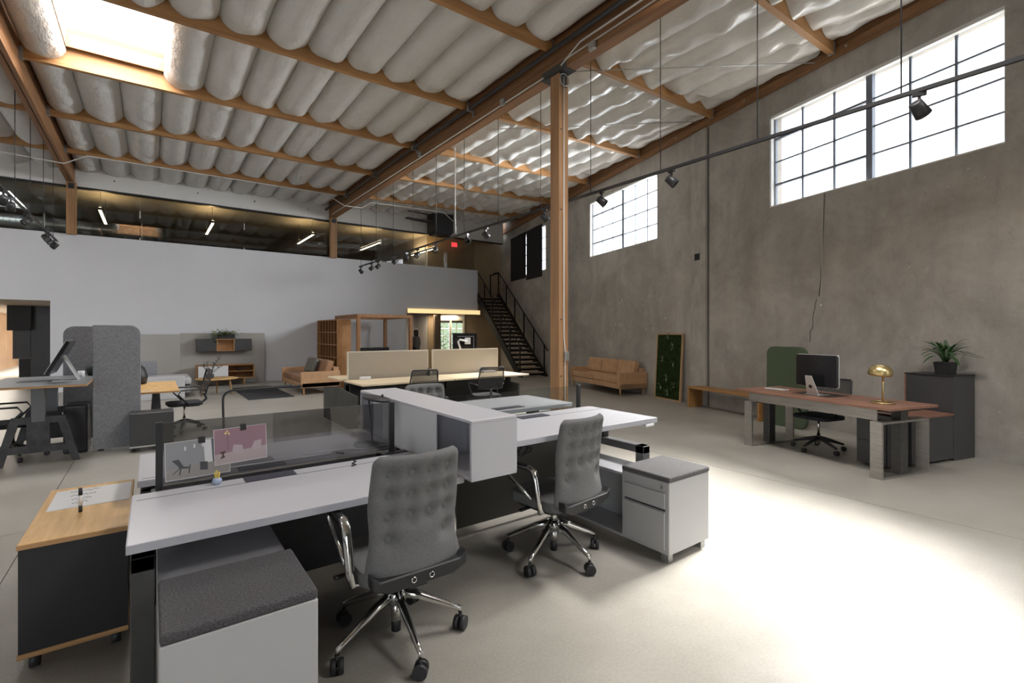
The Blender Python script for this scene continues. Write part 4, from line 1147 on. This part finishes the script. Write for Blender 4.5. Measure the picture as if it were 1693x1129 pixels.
solo('ornament', MB().lathe([(.0, 0), (.07, .01), (.09, .04), (.04, .06), (0, .06)], n=14), BLACKM, 'small dark bowl on the open shelf of the media console', 'bowl', (2.1, 16.46, .416))
wcab = thing('hanging_cabinet', 'wall cabinet of two black boxes around an open oak niche', 'cabinet', (1.04, 16.58, 1.0))
part(wcab, 'black_box', MB().box(0, .50, 0, .28, 0, .36), CHARCOAL, .004)
part(wcab, 'black_box', MB().box(.96, 1.42, 0, .28, 0, .36), CHARCOAL, .004)
part(wcab, 'open_niche', MB().box(.5, .96, -.01, .28, 0, .02).box(.5, .96, -.01, .28, .34, .36).box(.5, .52, -.01, .28, .02, .34).box(.94, .96, -.01, .28, .02, .34).box(.5, .96, .26, .28, .02, .34), OAKX)
part(wcab, 'wall_rail', MB().box(.1, 1.3, .278, .28, .3, .36), BLACKM)
ivy = thing('trailing_plant', 'pale green trailing plant in a black planter on the wall cabinet', 'plant', (1.80, 16.72, 1.36))
part(ivy, 'planter', MB().box(-.22, .22, -.09, .09, 0, .13), BLACKP, .01)
mb = MB(); r = random.Random(8)
for k in range(230):
    a = r.uniform(0, 6.28); p = (r.gauss(-.04, .17), r.uniform(-.16, .04), .11 + abs(r.gauss(.05, .05)))
    if r.random() < .16: p = (-.25 - r.random() * .12, -.1 - r.random() * .05, .14 - r.random() * .28)
    leaf(mb, p, (math.cos(a), math.sin(a), r.uniform(-.2, .7)), .08, .036, .025, 2)
part(ivy, 'foliage', mb, LEAF2, kind='stuff')
# pale grey lounge seat at left
gs = thing('lounge_seat', 'pale grey low lounge seat behind the oak-topped table', 'sofa', (0, 0, 0))
part(gs, 'armrest', MB().box(-.45, .64, 13.75, 13.95, 0, .53), GREY_SOFT, .02, 2)
part(gs, 'seat_cushion', MB().box(-.4, .78, 13.97, 15.3, .30, .47), GREY_SOFT, .06, 3)
part(gs, 'seat_cushion', MB().box(-.4, .78, 13.97, 15.3, .10, .27), GREY_SOFT, .06, 3)
part(gs, 'backrest', MB().box(-.5, -.3, 13.97, 15.3, 0, .75), FELT, .03, 2)
part(gs, 'side_screen', MB().box(-.28, .12, 15.32, 15.4, 0, .82), FELT, .01)
# bookshelf and timber frame
bs = thing('bookshelf', 'tall wooden pigeonhole bookshelf beside the timber frame', 'bookshelf', (4.46, 14.75, 0))
bw, bdp, bh = .42, 2.15, 1.95
part(bs, 'side_panel', MB().box(0, bw, 0, .03, 0, bh), SHELF_W)
part(bs, 'side_panel', MB().box(0, bw, bdp - .03, bdp, 0, bh), SHELF_W)
SHELF_SHADE = mat('shelf_wood_shaded', (.12, .052, .018), .6, scale=(12, 12, 2), detail=5, col2=(.19, .09, .034))  # shelf wood darkened to paint in the shade inside the pigeonholes
part(bs, 'back_panel', MB().box(bw - .02, bw, .03, bdp - .03, 0, bh), SHELF_SHADE)
for k in range(6):
    z = k * (bh - .03) / 5; part(bs, 'shelf', MB().box(0, bw - .02, .03, bdp - .03, z, z + .03), SHELF_W)
for k in range(1, 7):
    y = .03 + (bdp - .06) * k / 7; part(bs, 'divider', MB().box(.02, bw - .02, y - .01, y + .01, .03, bh - .03), SHELF_SHADE)
    part(bs, 'front_edge', MB().box(0, .02, y - .012, y + .012, .03, bh - .03), SHELF_W)
for k, (y, z) in enumerate(((.48, .42), (1.09, .42), (.79, .034))):
    solo('small_object', MB().lathe([(.0, 0), (.05, 0), (.06, .08), (.03, .16), (0, .17)], n=10), BLACKP, 'small dark vase in the lower pigeonholes of the bookshelf, %s' % ['middle one', 'right one', 'bottom one'][k], 'vase', (4.66, 14.75 + y, z))
tf = thing('timber_frame', 'open timber frame of slim posts and beams beside the bookshelf', 'frame', (4.95, 14.3, 0))
for X, Y in ((0, 0), (1.68, 0), (1.68, 2.1), (0, 2.1)): part(tf, 'post', MB().box(X - .05, X + .05, Y - .05, Y + .05, 0, 2.0), FRAME_W, .004)
part(tf, 'beam', MB().box(-.05, 1.73, -.05, .05, 2.0, 2.10), FRAME_W, .004)
part(tf, 'beam', MB().box(-.05, 1.73, 2.05, 2.15, 2.0, 2.10), FRAME_W, .004)
part(tf, 'beam', MB().box(-.05, .05, .05, 2.05, 2.0, 2.10), FRAME_W, .004)
part(tf, 'beam', MB().box(1.63, 1.73, .05, 2.05, 2.0, 2.10), FRAME_W, .004)

# ---------------------------------------------------------------- far left: sit-stand table, screens, cart
FW = thing('sit_stand_table', 'dark sit-stand table with a trestle base at the far left', 'table', (0, 0, 0))
part(FW, 'tabletop', MB().box(-1.55, -.61, 7.55, 9.2, .925, .95), mat('grey_desktop', (.13, .135, .14), .4, var=.1, scale=(2, 2, 2)))
part(FW, 'tabletop_edge', MB().box(-1.551, -.609, 7.548, 7.55, .925, .949).box(-.61, -.608, 7.55, 9.2, .925, .949), PLY)
part(FW, 'cable_flap', MB().box(-1.3, -.95, 8.2, 8.5, .95, .953), BLACKM)
def trestle(y):
    mb = MB(); y0, y1 = y - .03, y + .03
    mb.prism([(-1.44, 0), (-1.37, 0), (-1.22, .56), (-1.30, .56)], 'y', y0, y1); mb.prism([(-.70, 0), (-.77, 0), (-.92, .56), (-.84, .56)], 'y', y0, y1)
    mb.prism([(-1.30, .56), (-.84, .56), (-.86, .48), (-1.28, .48)], 'y', y0 - .001, y1 + .001); mb.prism([(-1.37, .22), (-.77, .22), (-.80, .14), (-1.34, .14)], 'y', y0 + .001, y1 - .001)
    mb.box(-1.17, -.97, y0 + .002, y1 - .002, .2, .5)
    return mb
TRM = mat('trestle_grey', (.05, .05, .052), .5, .3, var=.3, scale=(9, 9, 9))
part(FW, 'trestle', trestle(7.95), TRM); part(FW, 'trestle', trestle(8.9), TRM)
for y in (7.95, 8.9): part(FW, 'lift_column', MB().box(-1.13, -1.01, y - .04, y + .04, .5, .925), mat('column_grey', (.13, .13, .13), .45, .5), .004)
solo('underdesk_box', MB().box(-.90, -.66, 8.34, 8.82, 0.0, .62), mat('smoked_black', (.02, .02, .023), .25), 'dark box standing on the floor behind the trestle table', 'pedestal', bevel=.03, segs=3)
im = thing('desktop_computer', 'silver desktop computer seen from the side on the sit-stand table', 'computer', (-.80, 8.2, .95), 0)
part(im, 'screen_panel', MB().box(-.02, .02, -.32, .32, -.22, .22), SCREENB, .006, loc=(-.10, 0, .30), rot=(0, .45, 0))
part(im, 'screen_edge', MB().box(-.024, -.019, -.324, .324, -.224, .224), ALU, .002, loc=(-.10, 0, .30), rot=(0, .45, 0))
part(im, 'stand', MB().prism([(-.07, .33), (.075, .02), (.07, .001), (-.18, .001), (-.18, .009), (.06, .011), (-.085, .32)], 'y', -.09, .09), ALU)
mg = solo('mug', MB().lathe([(.0, 0), (.033, 0), (.036, .005), (.036, .085), (.031, .085), (.03, .01), (0, .01)], n=16), PAPERW, 'white cup on the sit-stand table behind the computer', 'cup', (-.76, 8.75, .95))
solo('planter_pot', MB().lathe([(0, 0), (.05, 0), (.075, .09), (.07, .14), (.04, .15), (0, .14)], n=14), mat('dark_green_pot', (.02, .028, .02), .5), 'round dark green pot on the sit-stand table beside the white cup', 'pot', (-.66, 8.98, .95))


def felt_screen(label, x0, x1, y, h, m, corners):
    t = thing('felt_screen', label, 'screen', (x0, y, 0), 0, 'grey felt floor screens')
    w = x1 - x0
    part(t, 'felt_panel', MB().prism([(p[0] + w / 2, p[1] + h / 2 + .012) for p in rrect(w, h - .024, .12, 6, corners=corners)], 'y', -.04, .04), m, .008, 2)
    for X in (.08, w - .08): part(t, 'foot', MB().box(X - .03, X + .03, -.03, .03, 0, .02), BLACKP)
    return t


felt_screen('grey felt floor screen with a rounded top corner, the front one', -.61, -.115, 8.34, 1.655, FELT, (0, 1, 0, 0))
felt_screen('darker grey felt floor screen standing behind the sit-stand table', -1.0, -.52, 9.32, 1.645, FELT_BACK, (0, 0, 1, 0))
bc = thing('mobile_cabinet', 'low black mobile cabinet beside the front felt screen', 'cabinet', (-.225, 7.95, 0))
part(bc, 'body', MB().box(0, .47, 0, .32, .075, .50), CHARCOAL, .006)
part(bc, 'base_strip', MB().box(.0, .47, 0, .32, .055, .075), ALU)
for X in (.04, .43):
    for Y in (.05, .27): part(bc, 'caster', MB().cyl((X - .015, Y, .028), (X + .015, Y, .028), .028, n=10), BLACKP)
rt = thing('oak_table', 'oak-topped work table on dark legs behind the black mobile cabinet', 'table', (0, 0, 0))
part(rt, 'tabletop', MB().box(-.48, .33, 8.46, 10.2, .695, .72), OAK, .003)
part(rt, 'tabletop_edge', MB().box(-.48, .33, 8.458, 8.46, .695, .719), PLY)
for y in (8.75, 9.8):
    part(rt, 'leg', MB().prism([(-.02, .0), (.14, .0), (.10, .695), (.02, .695)], 'y', y - .03, y + .03), TRM)
    part(rt, 'foot', MB().box(-.25, .3, y - .03, y + .03, 0.0, .03), TRM)
solo('desk_tag', MB().box(-.1, 0, 8.6, 8.66, .72, .726), PAPERW, 'small white card on the front of the oak-topped table', 'card')
solo('backpack', MB().lathe([(0, 0), (.15, .01), (.17, .12), (.13, .26), (.05, .33), (0, .34)], n=16), BLACKP, 'black rounded backpack on the far edge of the oak-topped table', 'bag', (-.21, 9.9, .72))

# ---------------------------------------------------------------- reception corner along the right wall
RO = lambda t: (setattr(t, 'location', A0), setattr(t, 'rotation_euler', Euler((0, 0, RW))), t)[2]
rd = RO(thing('reception_desk', 'walnut desk with steel apron and steel loop legs by the concrete wall', 'desk'))
part(rd, 'desktop', MB().box(-2.08, -1.25, -.28, 1.72, .732, .76), WALNUT, .003)
part(rd, 'apron', MB().box(-2.035, -2.02, -.12, 1.55, .61, .728), BRUSHED)
for u in (-.15, 1.50):
    lg_ = part(rd, 'leg_loop', MB().box(-2.10, -2.075, u - .06, u + .06, 0, .605).box(-1.31, -1.285, u - .06, u + .06, 0, .605).box(-2.075, -1.31, u - .06, u + .06, 0, .022).box(-2.075, -1.31, u - .06, u + .06, .583, .605), BRUSHED)
    part(rd, 'lift_column', MB().box(-1.76, -1.64, u - .05, u + .05, .022, .73), DKSTEEL, .004)
part(rd, 'under_rail', MB().box(-1.95, -1.35, -.2, 1.6, .70, .732), BLACKM)
rc = RO(thing('desk_return', 'charcoal low return cabinet with walnut top joining desk and tall cabinet', 'cabinet'))
part(rc, 'body', MB().box(-1.27, -.46, -.03, .34, .03, .55), CHARCOAL, .003)
part(rc, 'top', MB().box(-1.27, -.46, -.035, .36, .55, .575), WALNUT, .002)
rp = RO(thing('drawer_pedestal', 'charcoal drawer pedestal beneath the right end of the walnut desk', 'cabinet'))
part(rp, 'body', MB().box(-1.62, -1.34, .02, .36, .02, .56), CHARCOAL, .004)
part(rp, 'drawer', MB().box(-1.632, -1.62, .03, .35, .30, .55), CHARCOAL, .002)
part(rp, 'drawer', MB().box(-1.632, -1.62, .03, .35, .03, .29), CHARCOAL, .002)
tc = RO(thing('tall_cabinet', 'charcoal tall cabinet against the concrete wall carrying a plant', 'cabinet'))
part(tc, 'body', MB().box(-.45, -.01, -.03, .50, 0, 1.02), CHARCOAL, .003)
part(tc, 'edge_strip', MB().box(-.455, -.45, .485, .502, .57, 1.02), WALNUT)
part(tc, 'top_panel', MB().box(-.46, -.005, -.035, .505, 1.02, 1.03), BLACKM)
rpv = thing('potted_plant', 'leafy green plant in a black square pot on the tall cabinet', 'plant', W(.16, -.24, 1.03), RW)
part(rpv, 'pot', MB().add([(-.075, -.075, 0), (.075, -.075, 0), (.075, .075, 0), (-.075, .075, 0), (-.085, -.085, .14), (.085, -.085, .14), (.085, .085, .14), (-.085, .085, .14)], [(0, 3, 2, 1), (4, 5, 6, 7), (0, 1, 5, 4), (1, 2, 6, 5), (2, 3, 7, 6), (3, 0, 4, 7)]), BLACKP)
part(rpv, 'pot_rim', MB().box(-.09, .09, -.09, .09, .13, .15), BLACKP, .004)
part(rpv, 'soil', MB().box(-.078, .078, -.078, .078, .14, .153), SOIL)
r = random.Random(11)
for k in range(34):
    a = k * 2.4; el = .25 + .9 * ((k * 7) % 10) / 10
    d = Vector((math.cos(a) * math.cos(el) * (.2 if math.cos(a) > 0 else 1), math.sin(a) * math.cos(el), math.sin(el)))
    mb = MB(); base = Vector((math.cos(a) * .02, math.sin(a) * .02, .15)); Ls = r.uniform(.08, .18)
    mid = base + Vector((d.x * .5, d.y * .5, d.z + .35)).normalized() * Ls
    mb.tube([base, (base + mid) / 2 + Vector((0, 0, .01)), mid], .003, 4)
    leaf(mb, mid, d, r.uniform(.22, .34), .021, r.uniform(.08, .18), 5)
    part(rpv, 'leaf', mb, LEAF)
# computer on the walnut desk, back towards the viewer
ic = thing('desktop_computer', 'silver and black desktop computer with its back to the room on the walnut desk', 'computer', W(.80, -1.70, .76), RW)
part(ic, 'back_shell', MB().prism(rrect(.55, .40, .025, 4, 0, .305), 'x', -.02, .005), SCREENB, .004)
part(ic, 'frame_edge', MB().prism(rrect(.566, .416, .03, 4, 0, .305), 'x', .004, .02), ALU, .003)
part(ic, 'screen_glass', MB().box(.02, .022, -.27, .27, .12, .49), SCREENB)
stn = part(ic, 'stand', MB().prism([(-.10, -.0), (.07, 0), (.055, .26), (-.035, .26)], 'x', -.035, -.025), ALU, .003, rot=(0, -.22, 0), loc=(-.055, 0, 0))
part(stn, 'cable_hole', MB().cyl((-.037, 0, .12), (-.0345, 0, .12), .024, n=14), BLACKM)
part(ic, 'foot', MB().box(-.1, .10, -.10, .10, 0, .008), ALU, .003)
lgm = MB(); lgm.mi = 0
ap = [(.028 * math.sin(a) * (1 + .12 * math.cos(2 * a)), .030 * math.cos(a) * (1 - .18 * math.exp(-((a) / .35) ** 2)) ) for a in [-PI + 2 * PI * k / 28 for k in range(28)]]
ap2 = []
for (x, z) in ap:
    dx, dz = x - .033, z - .003
    d = math.hypot(dx, dz)
    if d < .014: x, z = .033 + dx / d * .014, .003 + dz / d * .014
    ap2.append((-x, z))
lgm.prism([(x, z + .40) for x, z in ap2], 'x', -.0225, -.0195)
lgm.prism([(-.002 + x, z + .44) for x, z in ((-.004, -.006), (.006, -.002), (.008, .010), (-.003, .004))], 'x', -.0225, -.0195)
part(ic, 'emblem', lgm, mat('emblem_black', (.002, .002, .002), .5))
kb = solo('keyboard', MB().box(-.06, .06, -.15, .15, 0, .012), PAPERW, 'slim white keyboard at the far end of the walnut desk', 'keyboard', W(1.42, -1.66, .76), (0, 0, RW), bevel=.004)
mp = solo('desk_mat', MB().box(-1.82, -1.42, .56, 1.06, .76, .763), mat('mat_dark', (.035, .02, .018), .6), 'dark mat under the desktop computer on the walnut desk', 'mat'); RO(mp)
ic.location.z += .003
bl_ = thing('brass_lamp', 'brass lamp with a mushroom shade on the walnut desk', 'lamp', W(.02, -1.70, .76), RW)
bl_.scale = (1.25, 1.25, 1.08)
part(bl_, 'base_ring', MB().tube([(.085 * math.cos(a), .085 * math.sin(a), .008) for a in [k * PI / 12 for k in range(22)]], .008, 6), BRASS)
part(bl_, 'lamp_stem', MB().tube([(.085, 0, .008), (.03, -.01, .008), (.0, 0, .015), (0, 0, .30)], .008, 8), BRASS)
part(bl_, 'lamp_shade', MB().lathe([(.078, -.05), (.088, -.045), (.094, -.02), (.090, .012), (.070, .045), (.035, .066), (0, .072), (0, .066), (.033, .060), (.066, .039), (.084, .008), (.086, -.03)], n=24), BRASS, loc=(0, .02, .335), rot=(.12, 0, 0))
part(bl_, 'bulb_holder', MB().cyl((0, 0, .28), (0, .01, .33), .016, n=10), BRASS)
mesh_c2 = mesh_chair('black office chair tucked behind the walnut desk', W(.95, -1.46), 77 * D2R, True, BLACKM, .47, .93, group=None)
# long bench, green felt screen and moss panel along the wall
lb = RO(thing('long_bench', 'long honey-coloured wooden bench along the concrete wall', 'bench'))
part(lb, 'seat_plank', MB().box(-.47, -.10, 2.75, 4.52, .395, .435), BENCH_W, .004)
part(lb, 'end_panel', MB().box(-.47, -.10, 4.48, 4.52, 0, .395), BENCH_W, .004)
part(lb, 'end_panel', MB().box(-.47, -.10, 2.75, 2.79, 0, .395), BENCH_W, .004)
gsn = RO(thing('felt_screen', 'dark green rounded felt screen leaning behind the walnut desk', 'screen'))
part(gsn, 'felt_panel', MB().prism([(p[0] + 2.25, p[1] + .66) for p in rrect(.72, 1.32, .13, 6)], 'x', -.04, .04), GREEN_FELT, .015, 2, loc=(-.42, 0, 0.0), rot=(0, 0, 0))
mp_ = RO(thing('moss_panel', 'tall framed moss panel leaning against the concrete wall', 'picture'))
mpp = part(mp_, 'moss_bed', MB().box(-.012, .012, 5.15, 5.97, .03, 1.50), MOSS, loc=(-.13, 0, 0), rot=(0, .055, 0))
part(mp_, 'frame', MB().box(-.02, .025, 5.12, 5.15, 0, 1.53).box(-.02, .025, 5.97, 6.0, 0, 1.53).box(-.02, .025, 5.15, 5.97, 0, .03).box(-.02, .025, 5.15, 5.97, 1.50, 1.53), mat('frame_pale_wood', (.42, .27, .14), .5), loc=(-.13, 0, 0), rot=(0, .055, 0))
r = random.Random(6)
for (y, z) in ((5.45, 1.22), (5.62, 1.46), (5.78, .92), (5.40, .86), (5.62, .50), (5.36, .34), (5.80, .30), (5.55, .16)):
    mb = MB()
    for k in range(12):
        a = r.uniform(0, 6.28); d = Vector((-.35, math.cos(a), math.sin(a))); leaf(mb, (-.014, y, z), d, r.uniform(.07, .13), .014, .0, 2)
    part(mp_, 'frond_tuft', mb, FERN, loc=(-.13, 0, 0), rot=(0, .055, 0))

# ---------------------------------------------------------------- person in the corridor doorway
pe = thing('person', 'person with dark hair, grey top and black trousers standing in the corridor opening', 'person', (8.45, 17.75, 0), 25 * D2R)
bmk = bpy.data.meshes.new('body')
J = [((0, 0, .93), .115), ((0, 0, 1.10), .10), ((0, 0, 1.28), .115), ((0, 0, 1.36), .09), ((0, 0, 1.43), .045), ((0, .01, 1.49), .05), ((0, .015, 1.56), .078), ((0, .01, 1.62), .06),
     ((-.09, 0, .86), .085), ((-.095, .01, .48), .055), ((-.095, -.01, .09), .038), ((-.095, .12, .03), .03), ((.09, 0, .86), .085), ((.095, .01, .48), .055), ((.095, -.01, .09), .038), ((.095, .12, .03), .03),
     ((-.16, 0, 1.33), .05), ((-.21, -.01, 1.08), .038), ((-.20, .06, .85), .028), ((-.195, .09, .78), .025), ((.16, 0, 1.33), .05), ((.21, -.01, 1.08), .038), ((.20, .06, .85), .028), ((.195, .09, .78), .025)]
E_ = [(0, 1), (1, 2), (2, 3), (3, 4), (4, 5), (5, 6), (6, 7), (0, 8), (8, 9), (9, 10), (10, 11), (0, 12), (12, 13), (13, 14), (14, 15), (3, 16), (16, 17), (17, 18), (18, 19), (3, 20), (20, 21), (21, 22), (22, 23)]
for (pz, s, i0) in ((-1, -1, 19), (1, 1, 23)):
    hx, hy, hz = J[i0][0]
    for q, (dy, L) in enumerate(((-.024, .06), (-.008, .072), (.008, .07), (.024, .055))):
        k = len(J); J.append(((hx, hy + dy, hz - .035), .0085)); J.append(((hx - s * .012, hy + dy + .008, hz - .035 - L), .007)); E_ += [(i0, k), (k, k + 1)]
    k = len(J); J.append(((hx - s * .02, hy + .035, hz - .03), .0085)); E_.append((i0, k))
bmk.from_pydata([j[0] for j in J], E_, [])
bo = ob('body', bmk, pe)
sk = bo.modifiers.new('skin', 'SKIN'); sk.use_smooth_shade = True
bmk.materials.append(SKIN)
for v, j in zip(bmk.skin_vertices[0].data, J): v.radius = (j[1], j[1] * (.72 if j[1] > .09 else 1)); v.use_root = False
bmk.skin_vertices[0].data[0].use_root = True
ss_ = bo.modifiers.new('subd', 'SUBSURF'); ss_.levels = 1; ss_.render_levels = 1
hm = MB().lathe([(0, .115), (.05, .105), (.085, .06), (.095, 0), (.09, -.08), (.085, -.2), (.06, -.23), (0, -.2)], n=16)
part(pe, 'hair', hm, HAIR, loc=(0, -.015, 1.58))
tm = MB().lathe([(.145, .86), (.14, .95), (.125, 1.1), (.145, 1.28), (.12, 1.38), (.06, 1.42)], n=18)
part(pe, 'top', tm, CLOTH_G)
for s in (-1, 1):
    part(pe, 'sleeve', MB().tube([(s * .12, 0, 1.36), (s * .175, 0, 1.3), (s * .212, -.01, 1.08), (s * .206, .04, .92)], [.065, .062, .05, .04], 10), CLOTH_G)
    part(pe, 'trouser_leg', MB().tube([(s * .07, 0, .96), (s * .09, 0, .84), (s * .097, .01, .48), (s * .097, -.01, .09)], [.11, .105, .075, .062], 12), CLOTH_K)
    part(pe, 'shoe', MB().box(s * .095 - .04, s * .095 + .04, -.06, .17, 0, .07), BLACKP, .02, 2)
part(pe, 'face_features', MB().lathe([(.004, 0), (.008, .004), (.0, .01)], (-.03, .09, 1.57), 8).lathe([(.004, 0), (.008, .004), (.0, .01)], (.03, .09, 1.57), 8).box(-.02, .02, .085, .092, 1.50, 1.508).box(-.008, .008, .085, .105, 1.525, 1.555), mat('eye_dark', (.06, .03, .025), .5))

# greenery outside the glazed door
sh = thing('garden_shrub', 'green shrubs outside the glazed corridor door', 'shrub', W(18.9, -2.3))
part(sh, 'stem', MB().cyl((0, 0, 0), (0, 0, 1.2), .03, n=6), SOIL)
mb = MB(); r = random.Random(21)
for k in range(500):
    a = r.uniform(0, 6.28); leaf(mb, (max(-.8, min(.8, r.gauss(0, .5))), r.gauss(0, .3), abs(r.gauss(.9, .5))), (math.cos(a), math.sin(a), r.uniform(-.3, .6)), .16, .05, .03, 2)
part(sh, 'foliage', mb, LEAF2, kind='stuff')

area('side_room_fill', (-3.9, 23.5, 2.34), (0, 0, -1), .8, 3.0, 60, (1, .93, .82))  # unseen lamp added to brighten the side room
# warm lamps of the corridor
area('corridor_light', (9.4, 18.2, 2.28), (0, 0, -1), 2.4, .3, 16, (1, .8, .55))
for X, _w in LL:
    area('linear_lamp_light', (X, 18.85, 5.08), (0, 0, 1), .06, 2.0, 6, (1, .62, .26))
